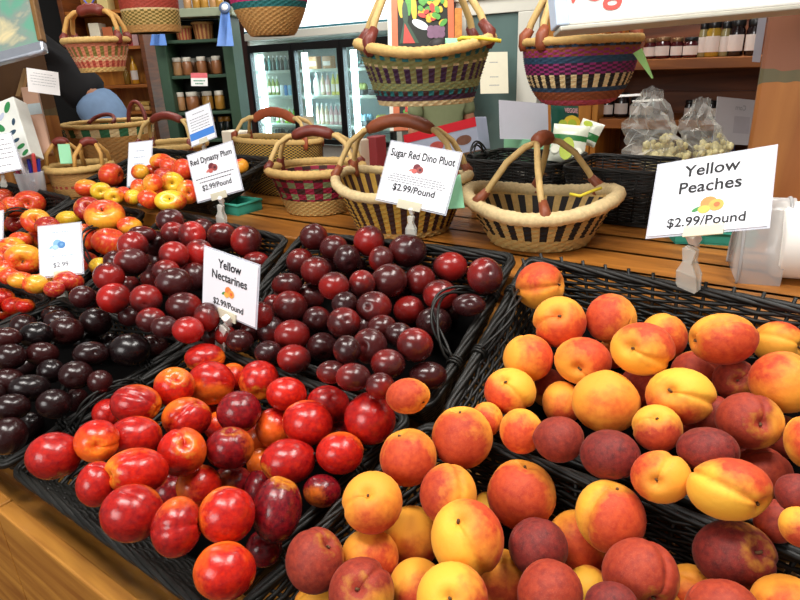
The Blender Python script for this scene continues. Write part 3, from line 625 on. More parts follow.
def pulp_box(label, M, w, d, h, m=TEAL, fill=True, name='pulp_box', cat='box', group='teal pulp boxes'):
    r = thing(name, label, cat, M, group); b = MB()
    t = .004; i = .008
    for (x0, x1, y0, y1) in ((0, w, 0, t), (0, w, d-t, d), (0, t, t, d-t), (w-t, w, t, d-t)): b.box((x0-w/2, y0-d/2, t), (x1-w/2, y1-d/2, h), 0)
    b.build('side', m, r); c = MB(); c.box((-w/2+.001, -d/2+.001, 0), (w/2-.001, d/2-.001, t)); c.build('base', m, r)
    e = MB(); e.tube([(-w/2, -d/2, h), (w/2, -d/2, h), (w/2, d/2, h), (-w/2, d/2, h)], .004, 6, True); e.build('rim', m, r); return r
for a_, d_, lb in ((-1.42, .50, 'teal pulp box under the apple basket, hidden at its far end'), (-1.075, .47, 'teal pulp box under the apple basket before the flat straw bag')):
    pulp_box(lb, ROOM @ Matrix.Translation((a_, d_, CZ)), .10, .08, .026)
for px, py, ry, lb in ((692, 238, .12, 'teal pulp box flat on the counter beneath the Yellow Peaches card'), (727, 240, -.1, 'teal pulp box behind the Yellow Peaches clip beside the white bag roll')):
    pulp_box(lb, Matrix.Translation(on_z(px, py, CZ)) @ ROOM.to_3x3().to_4x4() @ Matrix.Rotation(.35+ry, 4, 'Z'), .085, .085, .022)
# ------------------------------------------------------------------ flat things given by their four seen corners
def plate(TL, TR, BR, BL, t, zv=0.0, aspect=None):
    """real rectangle seen with these corners: returns frame (centre, x right, y up, z to viewer), width, height. zv: how much nearer the bottom edge is (px)"""
    ux, uy = (TR[0]+BR[0]-TL[0]-BL[0])/2, (TR[1]+BR[1]-TL[1]-BL[1])/2; vx, vy = (BL[0]+BR[0]-TL[0]-TR[0])/2, (BL[1]+BR[1]-TL[1]-TR[1])/2
    cx, cy = (TL[0]+TR[0]+BR[0]+BL[0])/4, (TL[1]+TR[1]+BR[1]+BL[1])/4; rc = ray(cx, cy); c = CAM+rc*t
    A, Bv = RT*ux-UP*uy, RT*vx-UP*vy
    def solve(zv):
        den = rc.dot(Bv)-zv*rc.dot(rc); zu = (A.dot(Bv)-zv*A.dot(rc))/den if abs(den) > 1e-3 else 0
        zu = max(-.9*A.length, min(.9*A.length, zu)); return A-rc*zu, Bv-rc*zv
    if aspect:
        best = None
        for k in range(-70, 71, 2):
            X, Y = solve(k); s = abs(X.length/Y.length-aspect)+.004*abs(k-zv)+abs(X.normalized().dot(Y.normalized()))*5
            if best is None or s < best[0]: best = (s, k)
        zv = best[1]
    X, Y = solve(zv); X = X*(t/F); Y = -Y*(t/F)
    w, h = X.length, Y.length; x = X.normalized(); y = (Y-x*Y.dot(x)).normalized(); z = x.cross(y)
    return frame(x, y, z, c), w, h
def sheet(w, h, th=.0012, mi=0, mb=None, off=0):
    mb = mb or MB(); mb.box((-w/2, -h/2, off-th), (w/2, h/2, off), mi); return mb
def bars(mb, x, y, w, h, rnd, z=.0005):
    cx = x-w/2
    while cx < x+w/2-.001:
        l = min(rnd.uniform(.0025, .008), x+w/2-cx); mb.add([(cx, y-h/2, z), (cx+l, y-h/2, z), (cx+l, y+h/2, z), (cx, y+h/2, z)], [(0, 1, 2, 3)], 0, False); cx += l+.0014
def disc(mb, x, y, rx, ry, z, mi=0, n=16, rot=0):
    mb.add([(x+rx*math.cos(2*PI*i/n)*math.cos(rot)-ry*math.sin(2*PI*i/n)*math.sin(rot), y+rx*math.cos(2*PI*i/n)*math.sin(rot)+ry*math.sin(2*PI*i/n)*math.cos(rot), z) for i in range(n)], [tuple(range(n))], mi, False)
PK = {'peach': ['#f08a4a', '#f5a54e', '#f7b955', '#e86a3a', '#3f8a4a'], 'plum': ['#6e2630', '#9a4a48', '#c8615a', '#571f2a', '#d9837a'], 'blue': ['#7fb3dd', '#4c86c2', '#a9cfe6', '#6aa1d4', '#8fc0e0']}
def price_sign(label, cor, t, zv, lines, pic=None, small=(), clip=None, strip=True, small_mat=None, ink=None, cat='price card', group='price cards on clips', band=None, aspect=1.29):
    M, w, h = plate(*cor, t, zv, aspect); r = thing('price_sign', label, cat, M, group); rnd = random.Random(hash(label) % 999 if False else len(label))
    sheet(w, h).build('card', WHITE, r)
    e = MB(); e.box((-w/2-.003, -h/2-.003, -.002), (w/2+.003, h/2+.003, -.0013)); e.build('plastic_sleeve', clear('sleeve', '#f4f7ff', .1, .3), r)
    if lines:
        for s, y, sz, bold in lines: lt = MB(); put_text(lt, s, 0, y*h, sz*h, .0007, bold, 0, w*.93); lt.build('lettering', ink or INK, r)
    if small:
        for y, ww in small: sm = MB(); bars(sm, 0, y*h, ww*w, .016*h, rnd); sm.build('small_print', small_mat or GREYINK, r)
    if pic:
        kind, x, y, s = pic; pm = MB(); cols = PK[kind]; s *= h
        disc(pm, x*w-.05*s, y*h+.1*s, .55*s, .5*s, .0005, 0); disc(pm, x*w+.45*s, y*h-.12*s, .5*s, .45*s, .0007, 1); disc(pm, x*w-.3*s, y*h-.38*s, .4*s, .3*s, .0009, 2); disc(pm, x*w+.5*s, y*h-.1*s, .2*s, .18*s, .0011, 3); disc(pm, x*w-.75*s, y*h-.3*s, .4*s, .16*s, .0004, 4, 12, .4)
        pm.build('picture', [mat('print_'+c.strip('#'), c, .5, var=.15, scale=200) for c in cols], r)
    if band:
        bm_ = MB(); y0, y1, c = band; bm_.add([(-w/2, y0*h, .0005), (w/2, y0*h, .0005), (w/2, y1*h, .0005), (-w/2, y1*h, .0005)], [(0, 1, 2, 3)], 0, False); bm_.build('colour_band', mat('band_'+c.strip('#'), c, .5), r)
    if strip:
        s = MB(); s.box((-w*.17, -h/2-.007, .0012), (w*.17, -h/2+.008, .003)); s.build('grip_strip', clear('cream_plastic', '#efead6', .3, .5), r)
    if clip:
        (x0, y0), (x1, y1), tc = clip; Mi = M.inverted(); p = Mi @ at(x0, y0, tc if False else t); q = Mi @ at(x1, y1, tc)
        d = (q-p); L = d.length; dz = d.normalized(); sx = Vector((0, 0, 1)); sx = (sx-dz*sx.dot(dz)).normalized(); sy = dz.cross(sx)
        fm = frame(sy, sx, dz, p); cm = MB(); wd_ = L*.2
        for sgn in (-1, 1):     # two jaws pinched at a waist
            prof = [(.25, .0, .10), (.28, .6, .14), (.5, .35, .25), (.72, .9, .3), (1.0, 1.0, .12), (1.06, .8, .12)]
            for i in range(len(prof)-1):
                z0, a0, g0 = prof[i]; z1, a1, g1 = prof[i+1]; a0 = max(a0, .4); a1 = max(a1, .4)
                cm.prism([Vector((-a0*wd_, sgn*g0*wd_, z0*L)), Vector((a0*wd_, sgn*g0*wd_, z0*L)), Vector((a0*wd_, sgn*(g0*wd_+.0022), z0*L)), Vector((-a0*wd_, sgn*(g0*wd_+.0022), z0*L)),
                          Vector((-a1*wd_, sgn*g1*wd_, z1*L)), Vector((a1*wd_, sgn*g1*wd_, z1*L)), Vector((a1*wd_, sgn*(g1*wd_+.0022), z1*L)), Vector((-a1*wd_, sgn*(g1*wd_+.0022), z1*L))])
        cm.build('clip', clear('clip_plastic', '#f5f5f0', .1, .28), r, fm)
        bl = MB(); bl.box((-wd_*.42, -wd_*.42, -.002), (wd_*.42, wd_*.42, L*.22), 0, None, .002); bl.tube([(0, 0, L*.2), (0, 0, L*.34)], wd_*.2, 8); bl.build('ball_joint', mat('white_plastic', '#ecebe4', .35), r, fm @ Matrix.Rotation(.5, 4, 'X'))
    return r
price_sign('white card reading Yellow Peaches $2.99/Pound on a clear clip', ((655,166),(772,145),(762,226),(645,235)), .80, -10,
           [('Yellow', .33, .22, .0004), ('Peaches', .10, .22, .0004), ('$2.99/Pound', -.36, .17, .0003)], ('peach', .02, -.15, .17), (), ((692,234),(688,286),.845))
price_sign('white card reading Sugar Red Dino Pluot on a clear clip', ((390,142),(460,153),(443,214),(376,198)), 1.06, 7.5,
           [('Sugar Red Dino Pluot', .33, .18, .0003), ('$2.99/Pound', -.24, .16, .0003)], ('plum', -.03, .13, .13), ((-.02, .7), (-.06, .8), (-.10, .84), (-.14, .8)), ((411,209),(411,236),1.075))
price_sign('white card reading Yellow Nectarines $2.99/Pound on a clear clip', ((203.5,248),(257,266),(254,328),(201.5,304)), .965, -22,
           [('Yellow', .32, .2, .0003), ('Nectarines', .12, .2, .0003), ('$2.99/Pound', -.33, .15, .0002)], ('peach', .0, -.1, .15), (), ((226,318),(222,350),1.005))
price_sign('white card reading Red Dynasty Plum above the small red plums', ((187,156.6),(230.7,142),(241.6,189.6),(197.3,202)), 1.33, 4,
           [('Red Dynasty Plum', .32, .17, .0003), ('$2.99/Pound', -.26, .16, .0002)], ('plum', -.02, .12, .16), ((-.05, .85), (-.13, .72)), ((220,198),(222,224),1.36), small_mat=INK)
price_sign('pale glossy card with a blue picture, clipped between apples and black plums', ((38,228.6),(80,221.6),(82,273.6),(41,275.6)), 1.27, 5,
           [('$2.99', -.30, .14, .0)], ('blue', -.05, .12, .16), ((.36, .5), (-.12, .6)), ((61,276),(63,300),1.29), ink=mat('faded_ink', '#55606a', .6), small_mat=mat('blue_ink', '#9fb8cc', .6), aspect=None)
price_sign('pale bluish card standing among the apples on the counter', ((128.8,144),(151.9,140),(149.6,185),(127.4,185.6)), 1.72, 5, [], None, ((.3, .4), (.15, .5), (0, .45), (-.15, .6), (-.32, .5)), ((140,187),(142,206),1.73), small_mat=mat('blue_ink', '#9fb8cc', .6), aspect=None)
price_sign('white card of small print with a blue band, behind the plum card', ((185.6,112.5),(208.7,103.5),(215.6,136),(192,146)), 1.75, 10, [], None, ((.36, .5), (.22, .8), (.14, .8), (.06, .8), (-.02, .8), (-.1, .8)), ((203,142),(205,156),1.77), band=(-.38, -.17, '#3f82d6'), small_mat=mat('slate_ink', '#5a6672', .6), aspect=None)
price_sign('white card of small print leaning before the leafy box', ((-18,138),(10,133),(22,168),(-8,174)), 1.72, 6, [], None, ((.36, .5), (.22, .8), (.1, .8), (-.02, .8), (-.14, .8), (-.34, .5)), ((2,172),(4,186),1.74), small_mat=INK, strip=False, aspect=None)
price_sign('blank white card at the end of the red apples, cut by frame', ((-33,214),(4,213),(0,237),(-30,246)), 1.53, 4, [], None, (), ((-14,242),(-13,258),1.53), strip=False, aspect=None)

# ------------------------------------------------------------------ posts, pictures and papers
PW = wood('post_wood', '#9a5a28', '#c08040', (18, 18, 2.2), .6, band=(1.255, 1.283, '#1f5a4a', '#9c5a42'))
PW2 = wood('post_wood_far', '#8a5220', '#b57a36', (18, 18, 2.2), .6, band=(1.19, 1.215, '#2f4a3a', '#5a3418'))
def post(label, px, py, m, w=.2, side=1):
    p = ROOMI @ on_z(px, py, CZ); b = MB()
    if side < 0: p.y -= w
    b.box((-w/2, -w/2, 0), (w/2, w/2, 1.6), 0, None, .008)
    o = b.build('wooden_post', m); o.matrix_world = ROOM @ Matrix.Translation((p.x+side*w/2, p.y+w/2, CZ+.001)); tag(o, label, 'post', 'timber posts on the counter')
    for v in o.data.vertices: v.co.z += CZ
    o.matrix_world = ROOM @ Matrix.Translation((p.x+side*w/2, p.y+w/2, .001)); return o
post('thick timber post with worn paint band behind the Yellow Peaches card', 733, 236, PW)
post('thick timber post behind the framed picture and pinned paper', 74, 180, PW2, .2, -1)

M, w, h = plate((-70,-40),(24,-62),(42,50),(-42,76), 1.72, 3)
r = thing('framed_picture', 'framed green landscape picture hanging on the far timber post', 'picture', M)
f = MB(); f.box((-w/2, -h/2, -.02), (w/2, -h/2+.032, .004), 0, None, .006); f.build('silver_frame_rail', mat('silver_frame', '#b9c0cc', .25, .6), r)
f = MB(); f.box((w/2-.014, -h/2+.033, -.02), (w/2, h/2, .004), 0, None, .003); f.box((-w/2, -h/2+.033, -.02), (-w/2+.014, h/2, .004)); f.box((-w/2+.015, h/2-.014, -.02), (w/2-.015, h/2, .004)); f.build('frame', wood('frame_wood', '#5a3c1c', '#8a6330', (20, 20, 20)), r)
def picture_mat():
    m, nt, p = base('landscape_print'); tc = nt.nodes.new('ShaderNodeTexCoord'); n = nt.nodes.new('ShaderNodeTexNoise'); n.inputs['Scale'].default_value = 9; n.inputs['Detail'].default_value = 4; n.inputs['Distortion'].default_value = 1
    nt.links.new(tc.outputs['Object'], n.inputs['Vector']); rp = nt.nodes.new('ShaderNodeValToRGB'); e = rp.color_ramp.elements
    e[0].position = .38; e[0].color = lin('#6fae95'); e[1].position = .66; e[1].color = lin('#e6d7a8'); x = rp.color_ramp.elements.new(.52); x.color = lin('#8f9f96')
    nt.links.new(n.outputs['Fac'], rp.inputs[0]); nt.links.new(rp.outputs[0], p.inputs['Base Color']); p.inputs['Roughness'].default_value = .3; return m
sheet(w-.02, h-.02, .003).build('print', picture_mat(), r)
def paper(label, cor, t, zv, m=PAPER, name='paper_notice', cat='notice', small=(), th=.001, txt=(), grp=None, mirror=False, ink=None, zt=None):
    M, w, h = plate(*cor, t, zv); r = thing(name, label, cat, M, grp); sheet(w, h, th).build('sheet', m, r); rnd = random.Random(3)
    if small:
        sm = MB()
        for y, ww in small: bars(sm, 0, y*h, ww*w, .02*h, rnd)
        sm.build('small_print', GREYINK, r)
    if txt:
        b = MB()
        for s, x, y, sz in txt: put_text(b, s, x*w, y*h, sz*h, .0007, 0, 0, w*.9, 0, mirror)
        b.build('lettering', ink or GREYINK, r)
    return r, w, h
paper('white paper notice pinned to the far timber post', ((26,68),(59,72),(60,96),(29,91)), 1.74, 2, small=((.32, .6), (.2, .8), (.08, .8), (-.04, .8), (-.16, .7)))
r, w, h = paper('cream notice taped to the glass door of the grey cooler', ((479,52),(508,52),(508,93),(481,94)), 4.10, 0, mat('cream_paper', '#e9e2c8', .7, var=.05), small=((.25, .3), (-.1, .3), (-.3, .35)))
r, w, h = paper('blank backed white sheet standing behind the counter basket', ((498,101),(548,103),(550,141),(503,138)), 1.62, -8, mat('lilac_paper', '#dcdce8', .6, var=.03), 'paper_sheet', 'sign', txt=(('', 0, 0, .1),))
M, w, h = plate((502,138),(550,141),(552,166),(504,164), 1.62, -6); b = sheet(w, h, .004).build('card_holder', MINT); b.matrix_world = M; tag(b, 'mint green card stand below the blank white sheet', 'card stand')
r, w, h = paper('grey white sheet with Corn showing through in reverse, by the post', ((718,97),(756,100),(751,146),(713,143)), 1.62, -8, mat('grey_paper', '#cbc8cc', .6, var=.03), 'paper_sheet', 'sign', txt=(('Corn', .12, .30, .16),), mirror=True)
b = MB(); b.add([(-.02*w, -.25*h, .0006), (.4*w, -.25*h, .0006), (.4*w, .12*h, .0006), (-.02*w, .12*h, .0006)], [(0, 1, 2, 3)], 0, False); b.build('show_through_picture', mat('ghost_print', '#b9b5bb', .6), r)
# mint tag under the pluot card
M, w, h = plate((452,172),(455,176),(458,210),(440,214), 1.075, 6); b = MB(); b.prism([Vector(v) for v in ((-.022, -.03, -.004), (.026, -.026, -.004), (.026, -.026, -.001), (-.022, -.03, -.001), (.008, .034, -.004), (.012, .034, -.004), (.012, .034, -.001), (.008, .034, -.001))])
b = b.build('hang_tag', MINT); b.matrix_world = M; tag(b, 'mint green folded tag sticking out behind the Sugar Red Dino Pluot card', 'tag')

# top sign, hanging
M, w, h = plate((554,-66),(826,-88),(832,2),(562,25), .90, -8)
r = thing('hanging_sign', 'big white hanging board with red script vegan, cut by the top edge', 'sign', M)
b = MB(); b.box((-w/2, -h/2, -.022), (w/2, h/2, 0), 0, None, .003); b.build('board', mat('sign_white', '#f6f3ee', .5, var=.01), r)
b = MB(); b.box((-w/2, -h/2-.008, -.026), (w/2, -h/2-.001, .003), 0, None, .002); b.build('lower_rail', mat('sign_rail', '#b9b6a8', .5), r)
b = MB(); b.box((-w/2-.004, -h/2, -.024), (-w/2+.016, h/2, .002), 0, None, .002); b.build('end_rail', mat('sign_end', '#c4d4e8', .4), r)
b = MB(); put_text(b, 'vegan', -.30*w, -.10*h, .52*h, .001, .0008, .25); b.build('lettering', mat('red_paint', '#e2564e', .5), r)
for sx_ in (-.4, .4):
    b = MB(); b.tube([(sx_*w, h/2, -.01), (sx_*w, h/2+.5, -.01)], .002, 6); b.build('hanging_wire', METAL, r)
# beam the baskets and the sign hang from
b = MB(); b.box((-4, -.06, 1.78), (1.6, .06, 1.9)); b = b.build('trim_1', DARKW); b.matrix_world = ROOM @ Matrix.Translation((0, .62, 0)); struct(b)
b = MB(); b.box((-4.5, -.06, 1.80), (1.6, .06, 1.92)); b = b.build('trim_2', DARKW); b.matrix_world = ROOM @ Matrix.Translation((0, 1.15, 0)); struct(b)

# ------------------------------------------------------------------ African market baskets
C_ = {'straw': '#c8a462', 'pale': '#ddc491', 'tan': '#b98a4e', 'coral': '#cf7e5c', 'olive': '#7a6a2c', 'red': '#a8402f', 'pink': '#c22c6c', 'teal': '#1f6a6a', 'navy': '#27445e', 'black': '#1d1716', 'purple': '#3f1f3c', 'green': '#2f6a45',
      'rose': '#b4485c', 'magenta': '#8f2463', 'gold': '#cfa445', 'brown': '#41221c', 'crimson': '#a11f3f', 'sage': '#8d9a6a', 'olive2': '#84804a', 'rust': '#8d4a28'}
CM = {k: mat('weave_'+k, v, .7, var=.28, scale=140, bump=.5) for k, v in C_.items()}
CK = list(CM); CI = {k: i for i, k in enumerate(CK)}
def bolga(label, base_w, Rt, Rb, h, pat, ns=56, rows=26, ecc=1.0, saddle=0.0, rot=0, belly=1.0, rim='straw', rim_r=.011, handle=None, group='woven market baskets', name='market_basket', R=None, tagc=None):
    Mx = Matrix.Translation(base_w) @ (R if R is not None else Matrix.Identity(4)) @ Matrix.Rotation(rot, 4, 'Z')
    r = thing(name, label, 'basket', Mx, group)
    def prof(f): return Rb+(Rt-Rb)*(math.sin(f*PI/2)**belly if belly != 1 else f)
    def pt(u, f, off=0):
        R_ = prof(f)+off; zz = h*f+saddle*f*f*math.cos(2*u)
        return Vector((R_*ecc*math.cos(u), R_/ecc**.5*math.sin(u), zz))
    nu = ns*2; nv = rows; vs = []; fs = []; mi = []
    for i in range(nv*2+1):
        f = i/(nv*2)
        for j in range(nu):
            k = (1 if ((j//2)+(i//2)) % 2 else -1); b_ = .0023*k*(1 if j % 2 else .2)+(.0010 if i % 2 else -.0010)
            vs.append(pt(2*PI*j/nu, f, b_*Rt/.13))
    for i in range(nv*2):
        for j in range(nu):
            fs.append((i*nu+j, i*nu+(j+1) % nu, (i+1)*nu+(j+1) % nu, (i+1)*nu+j)); mi.append(CI[pat((j//2), (i//2)/nv, ns, i//2)])
    b = MB(); b.add(vs, fs, mi)
    # inner skin
    vs = []; fs = []; mi2 = []
    for i in range(nv+1):
        for j in range(ns): vs.append(pt(2*PI*j/ns, i/nv, -.005))
    for i in range(nv):
        for j in range(ns): fs.append((i*ns+j, (i+1)*ns+j, (i+1)*ns+(j+1) % ns, i*ns+(j+1) % ns)); mi2.append(CI[pat(j, i/nv, ns, i)])
    fs.append(tuple(range(ns))); mi2.append(CI['straw']); b.add(vs, fs, mi2)
    bt = [pt(2*PI*j/nu, 0) for j in range(nu)]; b.add(bt, [tuple(range(nu))[::-1]], CI['straw'])
    b.build('woven_body', [CM[k] for k in CK], r)
    rm = MB(); n = 150; ring = [pt(2*PI*j/n, 1) for j in range(n)]
    rm.tube(ring, [rim_r*(.94+.10*(j % 2)+.05*math.sin(j*.9)) for j in range(n)], 8, True); rm.build('rim', CM[rim], r)
    if handle:
        hh, g, az, sp, lm, gm = handle[:6]   # height over rim, grip half length, azimuth of the arch, leg spread, leg material, grip material
        lean = handle[6] if len(handle) > 6 else Vector((0, 0, 0))
        ca, sa = math.cos(az), math.sin(az)
        top = Vector((0, 0, h+hh))+lean
        for s in (-1, 1):
            for q in (-1, 1):
                u = az+(0 if s > 0 else PI)+q*sp; e = pt(u, 1); e0 = pt(u, .9)
                g1 = top+Vector((ca, sa, 0))*s*g-Vector((0, 0, abs(g)*.25))
                mid = e.lerp(g1, .55)+Vector((ca, sa, 0))*s*.012+Vector((0, 0, .018))
                pts = [e0, e, e.lerp(mid, .5)+Vector((ca, sa, .3))*s*.004, mid, mid.lerp(g1, .6)+Vector((0, 0, .006)), g1]
                b = MB(); b.tube(pts, .0062, 8); b.build('handle_leg', lm, r)
                w_ = MB(); w_.tube([e0.lerp(e, -.3), e0.lerp(e, .5), e+Vector((0, 0, .010)), e.lerp(mid, .35)], [.0080, .0112, .0108, .0080], 8); w_.build('rim_binding', gm, r)
        gp = [top+Vector((ca, sa, 0))*(g*k/5)*1.12-Vector((0, 0, abs(g)*.3*(k/5)**2)) for k in range(-5, 6)]
        b = MB(); b.tube(gp, [.010]+[.0135+.0008*(k % 2) for k in range(9)]+[.010], 10); b.build('grip', gm, r)
    return r
def stripes(bands, default='straw'):
    """bands: (f0, f1, function or colour)"""
    def p(j, f, ns, i):
        for f0, f1, c in bands:
            if f0 <= f < f1: return c(j, f, ns, i) if callable(c) else c
        return default
    return p
def alt(a, b, n=1, by=None): return lambda j, f, ns, i: a if ((j//n)+(0 if by is None else i//by)) % 2 else b
LG = mat('handle_tan', '#c9974f', .6, var=.25, scale=80, bump=.4); GR = mat('handle_leather', '#9a4a2a', .45, var=.25, scale=50, bump=.5); GR2 = mat('handle_oxblood', '#7a3026', .45, var=.25, scale=50, bump=.5)
HL = mat('handle_straw', '#cfae70', .7, var=.35, scale=45, bump=.5)
def bw(px, py, dr=0): # base centre on the counter, from the pixel of the near bottom edge
    p = on_z(px, py, CZ+.002); d = (p-CAM); d.z = 0; return p+d.normalized()*dr
p = bw(538, 253, .088); bolga('oval straw basket with black checks and a tied leather grip', p, .135, .088, .085, stripes([(.0, .25, 'straw'), (.25, .8, alt('straw', 'black', 1))]), ns=52, rows=14, ecc=1.06, saddle=.012, rot=-.35, rim='pale', rim_r=.0135, handle=(.115, .026, 1.25, .5, HL, LEATHER))
p = bw(404, 238, .085); bolga('straw basket with vertical brown stripes and tall arched handle, behind the pluot card', p, 0.138, .095, .105, stripes([(.1, .92, lambda j, f, ns, i: 'brown' if j % 2 else 'gold')], 'straw'), ns=60, rows=18, ecc=1.05, saddle=.012, rot=-.5, rim='pale', handle=(.125, .065, .1, .35, HL, LEATHER))
p = bw(320, 217, .085); bolga('red and grey green checked basket between the shoulder bag and the striped basket', p, .112, .075, .105, stripes([(0, .36, 'straw'), (.36, .9, lambda j, f, ns, i: ('crimson' if ((j//2)+(i//3)) % 2 else ('sage' if (i//3) % 2 else 'brown')))]), ns=60, rows=22, ecc=1.05, rot=-.3, rim='straw', handle=(.09, .045, 0.1, .4, HL, LEATHERD))
bolga('large flat straw and black woven shoulder bag with a leather handle', room(-1.15, .70, CZ+.002), .165, .140, .150, lambda j, f, ns, i: 'black' if (j+i) % 2 else 'gold', ns=120, rows=40, rim='straw', rim_r=.008, belly=.6, handle=(.075, .075, 0.0, .5, HL, GR), R=ROOM.to_3x3().to_4x4() @ Matrix.Diagonal((1, .40, 1, 1)))
p = bw(176, 176, .06); bolga('straw basket with dark red arched handle behind the blue banded card', p, .120, .10, .10, stripes([(.4, .8, alt('straw', 'olive', 2))]), rot=-.5, handle=(.10, .06, .1, .3, HL, GR2))
p = bw(118, 172, .10); bolga('wide tan basket with a row of green blocks and two dark red loop handles', p, .155, .125, .168, stripes([(.74, .93, alt('green', 'pale', 2))], 'tan'), ns=60, rows=22, ecc=1.1, rot=-.4, rim='straw', rim_r=.009)
R0 = bpy.data.objects[-1] if False else None
p = bw(86, 197, .09); B7P = p; bolga('tan basket with two leather gripped side handles and a pale green tag, beside the pens', p, .092, .080, .080, stripes([(.3, .4, alt('tan', 'red', 1))], 'tan'), rot=-.4, rim='straw')
# hanging ones
def hang(px, py, t): return at(px, py, t)
H1 = bolga('hanging straw, teal and purple banded basket below the vegetable painting', hang(426, 103, 1.12), .113, .080, .094, stripes([(0, .06, 'pale'), (.06, .14, 'purple'), (.14, .26, alt('teal', 'brown', 1)), (.26, .38, alt('olive2', 'sage', 1, 1)), (.38, .64, alt('purple', 'olive2', 1)), (.64, .7, alt('pale', 'olive2', 1)), (.7, .78, 'olive2'), (.78, 1.1, alt('teal', 'olive2', 1))]), ns=64, rows=22, ecc=1.03, saddle=.010, rot=-.1, rim='straw', rim_r=.009, handle=(.12, .02, .2, .5, HL, LEATHERD))
H2 = bolga('hanging round basket banded magenta, navy and rust beneath the white board', hang(577, 104, 1.12), .098, .043, .106, stripes([(0, .1, 'rose'), (.1, .22, 'rust'), (.22, .3, 'navy'), (.3, .48, alt('pale', 'black', 1)), (.48, .66, alt('magenta', 'purple', 1, 1)), (.66, .74, 'navy'), (.74, .84, alt('magenta', 'rust', 1, 1)), (.84, .9, 'rust'), (.9, .98, alt('navy', 'black', 1))]), ns=60, rows=30, belly=.42, rim='straw', rim_r=.007, handle=(.09, .03, .3, .3, HL, LEATHER))
H3 = bolga('hanging pink, teal and tan round basket above the cooler', hang(273, 36, 1.5), .098, .05, .135, stripes([(0, .42, 'tan'), (.42, .52, 'teal'), (.52, .66, 'pink'), (.66, .72, 'purple'), (.72, 1.1, alt('rose', 'pale', 1, 1))], 'tan'), ns=56, rows=30, belly=.8, handle=(.10, .02, .3, .3, HL, LEATHER))
H4 = bolga('hanging straw basket with a broad brick red band above the shelf of jars', hang(154, 33, 1.9), .086, .080, .13, stripes([(0, .12, 'tan'), (.12, .45, alt('straw', 'olive', 1, 1)), (.45, .5, 'pale'), (.5, .84, 'red')], 'straw'), ns=52, rows=26, handle=(.10, .02, .3, .3, HL, LEATHER))
H5 = bolga('small coral and olive hanging basket with its handle on a blue cord', hang(103, 72, 1.72), .083, .054, .080, stripes([(0, .12, 'straw'), (.12, .34, alt('coral', 'red', 1)), (.34, .46, alt('coral', 'pale', 1, 1)), (.46, .78, alt('olive', 'coral', 1)), (.78, 1.1, 'coral')]), ns=48, rows=20, rot=-.2, rim='straw', rim_r=.008, handle=(.08, .032, .05, .3, LG, GR2))
for Hb, top_t, m, lb in ((H1, .215, METAL, 'thin wire hook holding the teal and purple basket'), (H2, .21, METAL, 'thin wire hook holding the magenta and navy basket'), (H3, .23, METAL, 'thin wire hook holding the pink and teal basket'), (H4, .225, METAL, 'thin wire hook holding the brick red banded basket'), (H5, .168, mat('blue_cord', '#4a55b4', .6), 'blue cord tied round the small coral basket handle')):
    o = Hb.matrix_world.translation; zt = 2.0
    b = MB(); b.tube([Vector((o.x-.012, o.y, o.z+top_t+.012)), Vector((o.x, o.y, o.z+top_t-.004)), Vector((o.x+.014, o.y, o.z+top_t+.012)), Vector((o.x+.004, o.y, o.z+top_t+.03)), Vector((o.x, o.y, zt))], .0025, 6)
    q = b.build('ceiling_hook', m); tag(q, lb, 'cord', 'hooks and cords holding up baskets')
# loop handles of the wide tan basket
def by_label(s): return [o for o in bpy.data.objects if o.get('label', '').startswith(s)][0]
rt_ = by_label('wide tan')
for cx_, cy_, rx_, rz_, tilt_ in ((-.07, .03, .062, .03, 1.0), (.085, .06, .042, .075, .15)):
    b = MB(); b.tube([Vector((cx_+rx_*math.cos(q), cy_+tilt_*.04*math.sin(q), 0.165+rz_*math.sin(q))) for q in [PI*i/16 for i in range(17)]], .0075, 8); b.build('loop_handle', GR2, rt_)
rt_ = by_label('tan basket with two')
for cx_, az_ in ((-.055, .5), (.06, .9)):
    ca, sa = math.cos(az_), math.sin(az_); g = []
    for q in (-1, 1):
        for e in (-1, 1):
            b = MB(); b.tube([Vector((cx_+q*.038*ca+e*.018*sa, q*.038*sa-e*.03, .082)), Vector((cx_+q*.036*ca+e*.014*sa, q*.036*sa-e*.022, .12)), Vector((cx_+q*.016*ca, q*.016*sa, .155))], [.0065, .006, .006], 8); b.build('handle_leg', LG, rt_)
    b = MB(); b.tube([Vector((cx_+k*.007*ca, k*.007*sa, .158-.0012*k*k)) for k in range(-3, 4)], [.009, .0115, .012, .012, .012, .0115, .009], 10); b.build('grip', GR2, rt_)
# tags and ties
M, w, h = plate((58,144),(69,144),(73,163),(60,164), 1.86, 4); b = sheet(w, h, .002).build('hang_tag', MINT); b.matrix_world = M; tag(b, 'pale green tag on the tan basket beside the pens', 'tag')
M, w, h = plate((445,38),(458,38),(458,50),(446,50), 1.03, 2); b = sheet(w, h, .002).build('hang_tag', MINT); b.matrix_world = M; tag(b, 'mint tag tied to the rim of the teal and purple hanging basket', 'tag')
b = MB(); b.tube([at(458, 40, 1.02), at(462, 38, 1.015), at(480, 38, 1.0), at(501, 41, 1.0)], .0032, 6); b = b.build('ribbon_tie', mat('yellow_ribbon', '#e8d23a', .5)); tag(b, 'yellow ribbon tied to the handle of the teal and purple hanging basket', 'ribbon')
M, w, h = plate((635,47),(645,50),(648,68),(642,88), 1.0, 2); b = MB(); b.prism([Vector(v) for v in ((-.009, .028, -.002), (.009, .022, -.002), (.009, .022, 0), (-.009, .028, 0), (.004, -.034, -.002), (.006, -.034, -.002), (.006, -.034, 0), (.004, -.034, 0))]); b = b.build('hang_tag', mat('lime_card', '#a8dc86', .6)); b.matrix_world = M; tag(b, 'lime green pointed tag hanging off the magenta and navy basket', 'tag')
